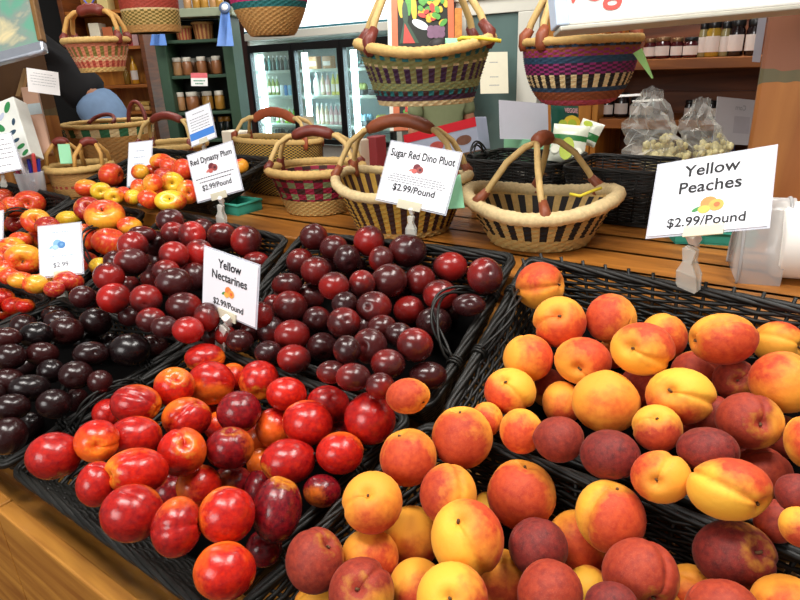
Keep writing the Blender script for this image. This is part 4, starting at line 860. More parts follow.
b = MB(); b.tube([at(570, 194, 1.12), at(580, 196, 1.11), at(592, 191, 1.12), at(601, 188, 1.13)], .003, 6); b = b.build('ribbon_tie', mat('yellow_ribbon', '#e8d23a', .5)); tag(b, 'yellow tie on the handle of the black checked oval basket', 'ribbon')
# ------------------------------------------------------------------ black baskets, snacks and bags on the counter
zr = CZ+.118
q = [level(463, 160, zr), level(553, 167, zr), level(562, 167.5, zr), level(655, 175, zr)]
for i, lb in ((0, 'deep black wicker basket on the counter behind the oval straw basket'), (2, 'deep black wicker basket below the green snack bags')):
    a, b_ = q[i], q[i+1]; T = tray('wicker_basket', lb, ROOM @ Matrix.Translation((0, 0, zr)), [(a.x, a.y+.2, 0), (b_.x, a.y+.2, 0), (b_.x, a.y, 0), (a.x, a.y, 0)], floor=-.110, mound=.0, inset=.015, rows=30, fine=.62, group='black baskets on the counter', cat='basket', handles=((3, .2, .55, .03, -.005),) if i == 0 else ())
def bag(label, cor, t, cols, zv=-6, thick=.035, name='snack_bag', txt=None, blobs=()):
    M, w, h = plate(*cor, t, zv); r = thing(name, label, 'snack bag', M, 'snack bags behind the black baskets'); n = 14; vs = []; fs = []; mi = []
    rnd = random.Random(len(label))
    for s in (1, -1):
        o = len(vs)
        for i in range(n+1):
            for j in range(n+1):
                x, y = j/n*2-1, i/n*2-1; z = thick/2*(1-x**4)*(1-y**4)**.7+rnd.uniform(-.001, .001)*(1-abs(y))
                vs.append((x*w/2*(1-.05*(1-y*y)), y*h/2, s*z))
        for i in range(n):
            for j in range(n):
                f = (o+i*(n+1)+j, o+i*(n+1)+j+1, o+(i+1)*(n+1)+j+1, o+(i+1)*(n+1)+j); fs.append(f if s > 0 else f[::-1])
                y = (i+.5)/n; mi.append([k for k, (lo, c) in enumerate(cols) if y >= lo][-1])
    b = MB(); b.add(vs, fs, mi); b.build('pouch', [mat('bag_'+c.strip('#'), c, .3, var=.1, coat=.2) for _, c in cols], r)
    bb = MB(); z = thick/2+.001
    for x, y, rx, ry, k in blobs: disc(bb, x*w, y*h, rx*w, ry*h, z+.0004*k, k)
    if blobs: bb.build('printed_picture', [mat('bagp_'+c.strip('#'), c, .35) for c in ('#e9c53a', '#b6c93c', '#f1f0dc', '#2c7a3a')], r)
    if txt:
        lt = MB()
        for s_, x, y, sz, m_ in txt: put_text(lt, s_, x*w, y*h, sz*h, z+.002, .0005, 0, w*.85)
        lt.build('lettering', mat('bag_letter', '#d8a0a8', .4) if txt[0][4] == 0 else mat('bag_letter_green', '#4a7a2c', .4), r)
    return r
bag('dark green snack bag with a yellow picture, behind the white green bags', ((550,102),(579,105),(579,140),(552,140)), 1.62, [(0, '#0f4a3c')], txt=(('VEGGIE', 0, .27, .17, 0),), blobs=((.05, -.05, .3, .2, 0), (.05, -.08, .16, .12, 1), (-.28, -.12, .16, .14, 1)))
bag('white and green snack bag lying tilted against the dark green bag', ((581,118),(607,125),(592,148),(574,140)), 1.58, [(0, '#dfe6d4'), (.25, '#2d7a3c'), (.5, '#eaeedd')], blobs=((0, .3, .2, .12, 1),))
bag('white snack bag with green wavy band and lime label, in front', ((552,123),(592,127),(581,164),(549,161)), 1.53, [(0, '#e9ecd9'), (.55, '#2d7a3c'), (.72, '#e4ead2')], blobs=((.02, -.15, .2, .3, 1), (-.3, -.2, .12, .1, 2), (.32, -.2, .12, .1, 2)), txt=(('S', -.22, .02, .2, 1),))
CELL = clear('cellophane', '#f6f6f2', .06, .10); POP = mat('popcorn', '#e6d9a4', .7, var=.3, scale=90, bump=1)
def cello(label, x, y, rx, ry, t, cx, cy, cr):
    c = at(x, y, t); r = thing('cellophane_bag', label, 'bag', Matrix.Translation(at(cx, cy, t)), 'clear bags on the counter'); rnd = random.Random(x)
    o = at(cx, cy, t); b = MB(); n = 18; m = 14; k = t/F; vs = []; fs = []
    ex = RT; ez = UP
    for i in range(m+1):
        f = i/m
        for j in range(n):
            a = 2*PI*j/n; wob = 1+.28*math.sin(3*a+5*f+x)+.15*math.sin(7*a-6*f)+rnd.uniform(-.24, .24)
            R_ = (cr*1.15 if f < .35 else rx)*k*wob*(math.sin(PI*min(.93, max(.10, f)))**.6)
            cen = at(cx, cy+cr, t).lerp(c, min(1, f*1.3))+UP*(max(0, f-.77)*ry*4.0*k)+Vector((0, 0, f*.01))
            vs.append(cen-o+ex*R_*math.cos(a)+FW*R_*.7*math.sin(a)+ez*rnd.uniform(-.004, .004))
    for i in range(m):
        for j in range(n): fs.append((i*n+j, i*n+(j+1) % n, (i+1)*n+(j+1) % n, (i+1)*n+j))
    b.add(vs, fs, 0, False); b.build('wrapper', CELL, r)
    p = MB()
    for q_ in range(130):
        v = Vector((rnd.gauss(0, .45), rnd.gauss(0, .4), rnd.gauss(0, .35)));
        if v.length > .9: v = v.normalized()*.9
        p.ball(v*cr*k, rnd.uniform(.12, .2)*cr*k, 6)
    pc = p.build('popcorn_filling', POP, r); pc['kind'] = 'stuff'
cello('crinkled clear bag of pale popcorn, the bigger one nearest the green snack bags', 650, 118, 24, 26, 1.60, 664, 158, 24)
cello('crinkled clear bag of pale popcorn with its top by the Corn sheet', 700, 122, 18, 20, 1.60, 714, 154, 20)

# bag roll in a clear cover by the post
p = on_z(742, 288, CZ); c = at(728, 288, 1.0); c = on_z(735, 280, CZ)
r = thing('bag_roll', 'white bag roll under a clear rounded plastic cover beside the post', 'bag roll', Matrix.Translation(c) @ ROOM.to_3x3().to_4x4() @ Matrix.Rotation(.28, 4, 'Z'))
b = MB(); n = 28
b.lathe([(.0, .052), (.057, .052), (.060, .056), (.060, .30), (.0, .30)], n, 0, Matrix.Translation((0, .03, .062)) @ Matrix.Rotation(PI/2, 4, 'Y')); b.build('roll', mat('roll_white', '#f2efe8', .6, var=.04, scale=8, bump=.3), r)
b = MB(); vs = []; fs = []
prof0 = [(-.046, 0), (-.05, .03), (-.045, .06), (-.034, .09), (-.02, .118), (-.004, .128), (.012, .122), (.03, .098), (.05, .062), (.066, .03), (.07, 0)]
prof = []
for i in range(len(prof0)-1):
    for k in range(4):
        q0, q1, q2, q3 = prof0[max(0, i-1)], prof0[i], prof0[i+1], prof0[min(len(prof0)-1, i+2)]; u_ = k/4
        prof.append(tuple(.5*((2*q1[d])+(-q0[d]+q2[d])*u_+(2*q0[d]-5*q1[d]+4*q2[d]-q3[d])*u_**2+(-q0[d]+3*q1[d]-3*q2[d]+q3[d])*u_**3) for d in (0, 1)))
prof.append(prof0[-1])
for y, z in prof:
    for x in (.0, .06): vs.append((x*1.0+.010*max(0, (z-.06)/.07), y+.03, z))
for i in range(len(prof)-1): fs.append((2*i, 2*i+1, 2*i+3, 2*i+2))
fs.append(tuple(2*i for i in range(len(prof)))); b.add(vs, fs, 0, True); b.build('end_cover', clear('cover_plastic', '#eceae8', .12, .34), r)
b = MB(); b.tube([(.0, prof[i][0]+.03, prof[i][1]) for i in range(len(prof))], .0028, 6); b.tube([(.062, prof[i][0]+.03, prof[i][1]) for i in range(10, len(prof))], .003, 6); b.build('cover_edge', clear('cover_edge', '#c9c7c6', .15, .6), r)

# ------------------------------------------------------------------ things at the far end of the counter
M, w, h = plate((-20,108),(13,97),(31,153),(-2,168), 1.80, 4)
r = thing('leaf_print_box', 'white box printed with green and blue leaves, beside the pens', 'box', M)
b = MB(); b.box((-w/2, -h/2, -.06), (w/2, h/2, 0), 0, None, .003); b.build('box_body', mat('box_white', '#eef0e8', .5), r)
b = MB(); rnd = random.Random(5)
for (x, y, s, k, a) in ((.25, .36, .16, 0, 1), (.02, .25, .12, 2, .8), (-.15, .1, .2, 0, 2.4), (.3, .1, .1, 1, 1.2), (.18, -.06, .12, 1, .3), (.22, -.2, .1, 1, .2), (.3, -.32, .12, 0, .2), (.36, -.44, .11, 0, .5), (-.3, -.2, .14, 0, 1), (-.05, -.3, .1, 2, 1)): disc(b, x*w, y*h, s*w, s*w*.5, .0006, k, 14, a)
b.build('leaf_print', [mat('leaf_green', '#2f8a4a', .5), mat('leaf_navy', '#2c4a5e', .5), mat('leaf_pale', '#c3cbe0', .5)], r)
M, w, h = plate((20,84),(36,88),(52,150),(36,158), 1.92, 4)
r = thing('paper_bag', 'translucent pinkish paper sleeve standing behind the leaf print box', 'bag', M)
b = MB(); b.box((-w/2, -h/2, -.03), (w/2, h/2, 0), 0, None, .004); b.build('sleeve', mat('salmon_paper', '#dcae92', .5, var=.15, scale=12), r)
b = MB(); b.box((-w*.3, h*.08, .0005), (w*.5, h*.24, .001)); b.build('pale_label', mat('pale_blue', '#cddde2', .6), r)
b = MB(); M2, w2, h2 = plate((24,68),(27,68),(20,96),(15,96), 1.95, 2); b.box((-.012, -h2/2, -.01), (.012, h2/2, 0)); b = b.build('cardboard_flap', mat('cardboard', '#b08a5a', .8)); b.matrix_world = M2; tag(b, 'brown cardboard flap standing above the paper sleeve', 'cardboard')
cpos = on_z(36, 200, CZ); tdep = depth_of(cpos)
r = thing('pen_cup', 'clear cup holding pens beside the leaf print box', 'cup', Matrix.Translation(cpos)); b = MB(); b.lathe([(.03, 0), (.033, .002), (.040, .085), (.038, .085), (.031, .004), (.0, .004)], 18); b.build('cup', clear('cup_plastic', '#f2f2f2', .1, .25), r)
for i, (cc, dx, dy, nm) in enumerate((('#c2283a', -.026, 0, 'red pen leaning to the box side of the cup'), ('#e8e6ea', -.010, .012, 'white pen in the middle of the cup'), ('#2b2b9c', .008, -.004, 'dark blue pen in the middle of the cup'), ('#3136a8', .020, .008, 'bright blue pen leaning to the basket side of the cup'), ('#d04848', .024, -.014, 'pinkish red pen at the basket side of the cup'), ('#f0eef0', .0, -.02, 'white pen at the front of the cup'), ('#8c2440', -.018, -.014, 'dark red pen at the front of the cup'))):
    b = MB(); a_, e_ = Vector((dx*.6, dy*.6, .008)), Vector((dx*1.6, dy*1.6, .13+.006*(i % 3))); b.tube([a_, a_.lerp(e_, .1), e_, e_+(e_-a_)*.03], [.002, .0055, .0055, .003], 8); b = b.build('pen', mat('pen_'+cc.strip('#'), cc, .35)); b.matrix_world = Matrix.Translation(cpos); tag(b, nm, 'pen', 'pens in the clear cup')

# ------------------------------------------------------------------ jars
def jar_mesh(r0, h, body, lid, lidf=.2):
    return [(r0*.9, 0), (r0, h*.05), (r0, h*.68), (r0*.8, h*(1-lidf)), (r0*.8, h*(1-lidf)+.001)], [(r0*.86, h*(1-lidf)), (r0*.9, h*(1-lidf)+.002), (r0*.9, h*.98), (r0*.82, h)]
def jar(px, py, wpx, hpx, t, body, lid, label, group, lab=None, square=False, name='jar', cat='jar', lidf=.2, base=None):
    p = base if base is not None else at(px, py, t); k = t/F; r0, h = wpx*k/2, hpx*k
    r = thing(name, label, cat, Matrix.Translation(p) @ ROOM.to_3x3().to_4x4(), group); bp, lp = jar_mesh(r0, h, body, lid, lidf)
    b = MB(); b.lathe(bp, 16); b.build('glass_body', body, r); b = MB(); b.lathe(lp, 16); b.build('lid', lid, r)
    if lab:
        b = MB(); n = 10
        b.add([((r0+.0006)*math.cos(-PI/2+(i/n-.5)*2.2), (r0+.0006)*math.sin(-PI/2+(i/n-.5)*2.2), h*z) for z in (.14, .58) for i in range(n+1)], [(i, i+1, n+2+i, n+1+i) for i in range(n)]); b.build('paper_label', lab, r)
    return r
# right-hand shelves
DS = (ROOMI @ at(700, 62, 1.85)).y
def sh(px, py): return on_d(px, py, DS)
def dz(a, z): return (a, DS, z)
aL, aR = sh(601, 90).x, sh(790, 60).x; z1, z2 = sh(700, 58).z, sh(660, 120).z
u = thing('wall_shelf_unit', 'brown wooden shelf unit of jars beside the timber post', 'shelf unit', ROOM @ Matrix.Translation((aL, DS, 0)))
def up(name, lo, hi, m=REDWOOD, bev=.002):
    b = MB(); b.box((lo[0]-aL, lo[1]-DS, lo[2]), (hi[0]-aL, hi[1]-DS, hi[2]), 0, None, bev); return b.build(name, m, u)
for i in range(9): up('back_board', (aL-.19, DS+.26, .95+i*.105), (aR+.3, DS+.275, .95+i*.105+.103), REDWOOD)
up('shelf', (aL, DS, z1-.03), (aR+.3, DS+.255, z1), SHELF); up('shelf', (aL, DS, z2-.03), (aR+.3, DS+.255, z2), SHELF); up('shelf', (aL, DS, .92), (aR+.3, DS+.255, .955), SHELF)
up('side_panel', (aL-.022, DS-.01, 0), (aL-.002, DS+.255, 1.9), ORANGEW)
up('front_panel', (aL-.19, DS-.012, 0), (aL-.024, DS+.012, 1.9), ORANGEW)
DGL = mat('dark_jar_glass', '#1c0f10', .15, coat=.4); RGL = mat('red_jam', '#4a1218', .15, coat=.4); MUST = mat('mustard', '#a8862c', .2, coat=.4); LBL = mat('jar_label', '#e8dcd4', .6, var=.05); BLK = mat('black_lid', '#101012', .35); PALE = mat('pale_relish', '#8f8458', .25, coat=.4); GOLDL = mat('tin_lid', '#8a6a4a', .35, .5)
def sjar(px, pyb, w_, h_, d, body, lid, label, group, zb):
    p = ROOM @ Vector((on_d(px, pyb, DS+d).x, DS+d, zb)); t = depth_of(p); jar(0, 0, w_, h_, t, body, lid, label, group, LBL, base=p)
G1, G2 = 'jars on the upper wooden shelf', 'jars on the lower wooden shelf'
for px, w_, h_, bd, ld, lb in ((649, 12, 19, RGL, GOLDL, 'small red jam jar at the basket end of the upper shelf'), (662, 15, 20, RGL, GOLDL, 'second red jam jar from the basket on the upper shelf'), (676, 12, 19, RGL, GOLDL, 'third red jam jar from the basket on the upper shelf'), (690, 15, 19, RGL, BLK, 'red jam jar next to the tall pale jar on the upper shelf'),
                             (701, 9, 32, PALE, BLK, 'tall narrow pale jar beside the mustard jar'), (711, 14, 33, MUST, BLK, 'tall yellow mustard jar on the upper shelf'), (723, 10, 32, PALE, BLK, 'tall pale jar on the post side of the mustard'), (734, 15, 34, DGL, BLK, 'tall dark jar with white label next to the last one'), (751, 15, 34, DGL, BLK, 'tall dark jar nearest the timber post on the upper shelf')):
    sjar(px, 58, w_, h_, .07, bd, ld, lb, G1, z1+.001)
for px, w_, h_, lb in ((607, 13, 20, 'dark jar at the basket end of the lower shelf'), (621, 14, 23, 'second dark jar from the basket on the lower shelf'), (635, 12, 19, 'third dark jar from the basket on the lower shelf'), (647, 12, 19, 'dark jar just beside the crinkled bag on the lower shelf'), (688, 9, 17, 'small dark jar seen between the clear bags'), (710, 8, 17, 'second small dark jar by the Corn sheet'), (717, 8, 17, 'small dark jar touching the Corn sheet edge')):
    sjar(px, 119, w_, h_, .07, DGL, BLK, lb, G2, z2+.001)
for px, lb in ((640, 'brown jar on the bottom shelf above the black basket'), (655, 'brown jar on the bottom shelf beside the popcorn bag')): sjar(px, 150, 16, 22, .07, mat('brown_jar', '#5a3a22', .2, coat=.3), BLK, lb, 'jars on the bottom wooden shelf', .956)
q0, q1 = on_d(711, 140, DS+.03), on_d(731, 140, DS+.03); zt_ = on_d(720, 131, DS+.03).z
b = MB(); b.box((0, 0, 0), (q1.x-q0.x, .1, zt_-.97), 0, None, .003); b.prism([Vector(v) for v in ((0, 0, zt_-.969), (q1.x-q0.x, 0, zt_-.969), (q1.x-q0.x, .1, zt_-.969), (0, .1, zt_-.969), (.002, .04, zt_-.956), ((q1.x-q0.x)*.6, .04, zt_-.956), ((q1.x-q0.x)*.6, .06, zt_-.956), (.002, .06, zt_-.956))])
o = b.build('folded_carton', mat('royal_blue', '#1f4fb4', .4)); o.matrix_world = ROOM @ Matrix.Translation((q0.x, DS+.03, .956)); tag(o, 'royal blue carton with folded top under the Corn sheet', 'carton')
for x0, x1, y, lb in ((612, 640, 96, 'white paper strip lying over the dark jars by the basket'), (632, 662, 101, 'white paper strip lying over the dark jars by the crinkled bag')):
    M, w, h = plate((x0, y-1), (x1, y-3), (x1+1, y), (x0+1, y+2), 1.83, 4); b = sheet(w, .012, .001); b = b.build('paper_strip', PAPER); b.matrix_world = M; tag(b, lb, 'paper')
M, w, h = plate((760,8),(768,9),(760,62),(752,62), 1.55, 0); b = sheet(w, h, .001); b = b.build('plastic_strip', clear('strip', '#e4e4ee', .2, .6)); b.matrix_world = M; tag(b, 'long pale plastic strip hanging beside the timber post', 'strip')

# ------------------------------------------------------------------ hutch of jars
HT = 4.0; hk = HT/F
HX = at(165, 140, HT); 
hp = [at(162, 90, HT), at(238, 90, HT)]; _x = (hp[1]-hp[0]); _x.z = 0; hw = _x.length; _x.normalize(); hM = frame(_x, ZX.cross(_x), ZX, Vector((hp[0].x, hp[0].y, 0)))
def vhit(M, px, py, off=0):     # pixel on the vertical front of a piece of furniture, in its own axes
    Mi = M.inverted(); o = Mi @ CAM; d = Mi.to_3x3() @ ray(px, py); return o+d*((off-o.y)/d.y)
hu = thing('hutch', 'dark green painted hutch with shelves of jars and blue ribbons', 'hutch', hM)
def hz(py): return vhit(hM, 200, py).z
def hb(name, lo, hi, m, bev=.003):
    b = MB(); b.box(lo, hi, 0, None, bev); return b.build(name, m, hu)
ht = hz(8)
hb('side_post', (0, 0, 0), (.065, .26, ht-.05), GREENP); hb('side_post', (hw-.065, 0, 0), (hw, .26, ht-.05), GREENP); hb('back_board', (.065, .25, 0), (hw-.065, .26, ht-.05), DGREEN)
hb('top_board', (-.03, -.02, ht-.049), (hw+.03, .27, ht), mat('sage_paint', '#8f9a80', .6))
for y in (39, 75, 112, 140): hb('shelf', (.066, .02, hz(y)-.02), (hw-.066, .249, hz(y)), GREENP)
CRM = mat('honey_cream', '#b08458', .3, coat=.3); CRM2 = mat('tan_cream', '#96603a', .3, coat=.3); WL = mat('white_lid', '#e4dfd0', .5); HON = mat('golden_honey', '#a87a30', .3, coat=.3)
def hjar(px, yb, w_, h_, bd, lb, d=.10, grp='jars in the green hutch', lid=WL):
    x = vhit(hM, px, yb-8, d).x
    p = hM @ Vector((x, d, hz(yb)+.001)); jar(0, 0, w_, h_, HT, bd, lid, lb, grp, base=p, lidf=.24)
for px, bd, lb in ((177.5, CRM, 'white lidded jar at the shirt end of the hutch middle shelf'), (187.5, CRM2, 'second white lidded jar on the hutch middle shelf'), (202, CRM2, 'third white lidded jar on the hutch middle shelf, under the price tag'), (217, CRM2, 'white lidded jar at the ribbon end of the hutch middle shelf')): hjar(px, 75, 10, 17, bd, lb)
for px, lb in ((184, 'jar tucked behind the first pair on the hutch middle shelf'), (194, 'jar tucked behind the middle pair on the hutch middle shelf'), (211, 'jar tucked behind the last pair on the hutch middle shelf')): hjar(px, 75, 8, 16, CRM2, lb, .2)
for px, w_, bd, lb in ((181, 9, CRM, 'slim white lidded jar at the near end of the hutch lower shelf'), (193, 13, CRM2, 'wide white lidded jar on the hutch lower shelf'), (208, 11, HON, 'golden jar above the blue banded card'), (220, 10, HON, 'golden jar at the far end of the hutch lower shelf')): hjar(px, 111, w_, 18, bd, lb)
hjar(199, 111, 8, 17, CRM2, 'small jar behind the wide jar on the hutch lower shelf', .2)
for i, (px, lb) in enumerate(((188, 'dark bottle on the hutch bottom shelf behind the card'), (214, 'dark bottle on the hutch bottom shelf nearest the card'), (223, 'middle dark bottle on the hutch bottom shelf'), (229, 'dark bottle at the post end of the hutch bottom shelf'))): hjar(px, 139, 7, 20, mat('dark_bottle', '#131a14', .15, coat=.3), lb, .1, 'dark bottles in the hutch', HON)
for i, (px, bd) in enumerate(((187, CRM), (196, HON), (204, HON), (213, CRM), (219, HON))): hjar(px, 7, 8, 14, bd, ['pale jar on the hutch top next to the hanging basket', 'second jar from the basket on the hutch top', 'third jar from the basket on the hutch top', 'fourth jar from the basket on the hutch top', 'jar on the hutch top beside the blue ribbon'][i], .1, 'jars on top of the hutch')
x = lambda px: vhit(hM, px, 32, .15).x
for px, w_, h_, c, lb in ((204, 20, 15, 'rust', 'little rust brown basket on the top hutch shelf'), (184, 16, 12, 'red', 'flat reddish basket on the top hutch shelf behind the hanging one')):
    bolga(lb, hM @ Vector((x(px), .14, hz(39)+.001)), w_*hk/2, w_*hk/2*.85, h_*hk, lambda j, f, ns, i, c=c: c if j % 2 else 'tan', ns=28, rows=10, rim='tan', rim_r=.008, group='small baskets in the hutch', name='small_basket')
M, w, h = plate((191,73),(207,73),(208,86),(191,86), depth_of(hM @ vhit(hM, 199, 80, -.012)), 0); r = thing('shelf_tag', 'small white card with a red heading on the hutch shelf edge', 'tag', M); sheet(w, h, .002).build('card', PAPER, r); b = MB(); b.box((-w/2, h*.12, .0003), (w/2, h/2, .001)); b.build('red_heading', mat('red_print', '#d0505a', .5), r)
b = MB(); bars(b, 0, -.1*h, w*.7, h*.1, random.Random(1)); bars(b, 0, -.32*h, w*.5, h*.1, random.Random(2)); b.build('small_print', mat('green_ink', '#3f8a6a', .6), r)
RB = mat('blue_ribbon', '#3f78c8', .4, var=.15, scale=20)
for cx, cy, yb, lb, ros in ((225, 8, 44, 'blue award ribbon with rosette pinned on the hutch corner', True), (158, 18, 44, 'blue award ribbon half hidden by the brick red basket', False)):
    M, w, h = plate((cx-7, cy-8), (cx+7, cy-8), (cx+7, cy+8), (cx-7, cy+8), depth_of(hM @ vhit(hM, cx, cy, -.04)), 0); r = thing('award_ribbon', lb, 'ribbon', M, 'blue award ribbons'); k = HT/F
    b = MB(); L = (yb-cy)*k
    for s in (-1, 1): b.prism([Vector(v) for v in ((-.018+s*.012-.02, -L, -.004), (.018+s*.024+.012, -L, -.004), (.018+s*.024+.012, -L, 0), (-.018+s*.012-.02, -L, 0), (-.022, 0, -.004), (.022, 0, -.004), (.022, 0, 0), (-.022, 0, 0))])
    b.build('tails', RB, r)
    b = MB(); b.lathe([(.0, .0), (.034, .001), (.036, .006), (.020, .009), (.0, .009)], 24); b.build('rosette', mat('slate_blue', '#5a6f92', .5), r); b = MB(); b.lathe([(.0, .009), (.02, .009), (.02, .012), (0, .012)], 20); b.build('button', WHITE, r)

# ------------------------------------------------------------------ book and bottle shelf behind the people
BT = 4.4; bk = BT/F
p0, p1 = at(76, 90, BT), at(152, 90, BT); _x = p1-p0; _x.z = 0; bw_ = _x.length; _x.normalize(); bM = frame(_x, ZX.cross(_x), ZX, Vector((p0.x, p0.y, 0)))
bs_ = thing('bookcase', 'brown bookcase between the dark doorway and the green hutch', 'bookcase', bM)
def bz(py): return vhit(bM, 125, py).z
def bb_(name, lo, hi, m=REDWOOD):
    b = MB(); b.box(lo, hi, 0, None, .003); return b.build(name, m, bs_)
bb_('side_panel', (0, 0, 0), (.03, .3, 2.1)); bb_('side_panel', (bw_-.03, 0, 0), (bw_, .3, 2.1)); bb_('back_board', (.03, .28, 0), (bw_-.03, .3, 2.1), ORANGEW)
for y in (9, 46, 85, 112): bb_('shelf', (.031, .01, bz(y)-.022), (bw_-.031, .279, bz(y)), SHELF)
for i, (px, w_, h_, yb, c, lb) in enumerate(((102, 10, 20, 9, '#e3cf8a', 'yellow cream book on the top bookcase shelf'), (88, 8, 14, 9, '#c9a83a', 'mustard book on the top bookcase shelf'), (96, 10, 22, 46, '#efe6cc', 'cream card standing behind the coral basket handle'), (109, 10, 18, 46, '#c2683c', 'orange book behind the coral basket'), (119, 9, 18, 46, '#4f7a5a', 'green book behind the coral basket'), (128, 9, 17, 46, '#b0353c', 'red book next to the green one'), (135, 6, 14, 46, '#c9a0a0', 'pinkish book at the hutch end of the shelf'))):
    b = MB(); b.box((-w_*bk/2, 0, 0), (w_*bk/2, .12, h_*bk), 0, None, .003); o = b.build('book', mat('book_'+c.strip('#'), c, .6)); o.matrix_world = bM @ Matrix.Translation((vhit(bM, px, yb-6, .06).x, .06, bz(yb)+.001)); tag(o, lb, 'book', 'books in the brown bookcase')
def bottle(M, r0, h, m, cap, lb, grp, name='bottle', lab=None):
    r = thing(name, lb, 'bottle', M, grp); b = MB(); b.lathe([(r0*.9, 0), (r0, h*.03), (r0, h*.58), (r0*.8, h*.68), (r0*.36, h*.80), (r0*.34, h*.92)], 14); b.build('bottle_body', m, r)
    b = MB(); b.lathe([(r0*.4, h*.9), (r0*.42, h*.91), (r0*.42, h), (r0*.3, h)], 12); b.build('cap', cap, r)
    if lab:
        n = 8; b = MB(); b.add([((r0+.0008)*math.cos(-PI/2+(i/n-.5)*2.4), (r0+.0008)*math.sin(-PI/2+(i/n-.5)*2.4), h*z) for z in (.15, .48) for i in range(n+1)], [(i, i+1, n+2+i, n+1+i) for i in range(n)]); b.build('paper_label', lab, r)
    return r
bottle(bM @ Matrix.Translation((vhit(bM, 135, 75, .12).x, .12, bz(85)+.002)), .026, .19, mat('amber_oil', '#d99a2a', .15, coat=.4), mat('cap_gold', '#c8923a', .3), 'amber bottle with a cream label on the bookcase shelf', 'bottles on the bookcase', lab=LBL)
bottle(bM @ Matrix.Translation((vhit(bM, 127, 78, .12).x, .12, bz(85)+.002)), .022, .12, mat('amber_dark', '#7a5a1a', .15, coat=.4), mat('cap_gold', '#c8923a', .3), 'short dark amber bottle beside the tall amber one', 'bottles on the bookcase')
for px, y, c, lb in ((142, 112, '#d8b070', 'tan folded cloth under the red loop handle'), (142, 106, '#c8a050', 'gold folded cloth above the tan one')):
    b = MB(); b.box((-.055, 0, 0), (.055, .12, .03), 0, None, .01); o = b.build('folded_cloth', mat('cloth_'+c.strip('#'), c, .8)); o.matrix_world = bM @ Matrix.Translation((vhit(bM, px, 108, .05).x, .05, bz(112)+.001+(.031 if y < 112 else 0))); tag(o, lb, 'cloth', 'folded cloths on the bookcase')
struct(room_box('wall_left', (-6.4, 2.6, 0), (-5.2, 2.7, 3), DARKW))
b = MB(); b.box((-1.4, 0, 0), (0, .05, 2.4)); o = b.build('doorway_shade_panel', mat('doorway_shade', '#0d0c0c', .8)); o.matrix_world = bM @ Matrix.Translation((0, .12, 0)); struct(o)  # near-black panel, the doorway's darkness put into its colour

# ------------------------------------------------------------------ glass door fridge
FD = 3.5
def fz(px, py, d=0): return on_d(px, py, FD+d)
fa0, fa1 = fz(249, 70).x, fz(398, 70).x; fzb, fzt = fz(320, 141).z, fz(320, 41).z; fw = fa1-fa0
fr = thing('display_fridge', 'three door glass display fridge with a lit white header', 'fridge', ROOM @ Matrix.Translation((fa0, FD, 0)))
def fb(name, lo, hi, m, par=None, bev=.003):
    b = MB(); b.box(lo, hi, 0, None, bev); return b.build(name, m, par or fr)
WHT = mat('fridge_white', '#d9d8cc', .35, var=.03); FIN = mat('fridge_inside', '#d3e2e6', .4, var=.05)
fb('cabinet_side', (0, .02, 0), (.03, .75, fzt+.04), WHT); fb('cabinet_side', (fw-.05, .02, 0), (fw, .75, fzt+.04), WHT); fb('back_panel', (.031, .7, 0), (fw-.051, .75, fzt+.04), FIN); fb('base_panel', (.031, .02, 0), (fw-.051, .69, fzb-.03), mat('fridge_base', '#bdbcb4', .4)); fb('top_rail', (0, -.01, fzt+.041), (fw, .75, fzt+.10), WHT)
fb('lit_header', (0, 0, fzt+.101), (fw, .3, fzt+.62), mat('light_box', '#f4fbff', .3, emit=1.6, var=0)); fb('header_rail', (0, -.006, fzt+.101), (fw, -.001, fzt+.118), mat('teal_rail', '#3a7a88', .4))
dxs = [(fz(252, 70).x-fa0, fz(295, 70).x-fa0), (fz(295.5, 70).x-fa0, fz(343, 70).x-fa0), (fz(343.5, 70).x-fa0, fw-.05)]
LAMP = mat('fridge_tube', '#dff4ff', .3, emit=13.0, var=0); GRN = mat('fridge_shelf', '#d5e4dc', .4)
for i, (x0, x1) in enumerate(dxs):
    d = thing('fridge_door', None, None, ROOM @ Matrix.Translation((fa0+x0, FD, 0))); 
    M0 = d.matrix_world.copy(); d.parent = fr; d.matrix_local = Matrix.Translation((x0, 0, 0)); wv = x1-x0
    b = MB(); z0, z1_ = fzb-.02, fzt; fwid = .03
    b.box((0, -.03, z0), (fwid, .015, z1_)); b.box((wv-fwid, -.03, z0), (wv, .015, z1_)); b.box((fwid, -.03, z1_-.06), (wv-fwid, .015, z1_)); b.box((fwid, -.03, z0), (wv-fwid, .015, z0+.04)); b.build('door_frame', BLACK, d)
    b = MB(); b.box((fwid, -.012, z0+.04), (wv-fwid, -.006, z1_-.06)); b.build('glass_pane', GLASS, d)
    fb('light_tube', (x0+.055, .03, fzb+.03), (x0+.055+.045, .06, fzt-.08), LAMP)
SY = (69, 95.5, 125)
szs = [fz(320, y, .1).z for y in SY]
for k, z in enumerate(szs): fb('wire_shelf', (.035, .05, z-.022), (fw-.055, .62, z), GRN)
fb('wire_shelf', (.035, .05, fzb-.028), (fw-.055, .62, fzb), GRN)
PLC = {'white': '#e8eef0', 'pink': '#d9b0b4', 'tan': '#c8b49a', 'green': '#6fae3c', 'blue': '#4a86c4', 'olive': '#77803c', 'lime': '#a8cc4a', 'teal': '#3f6a66', 'kraft': '#b98f68', 'magenta': '#b8508c', 'yellow': '#d9cf6a', 'dark': '#26322c', 'sky': '#8fc6e6'}
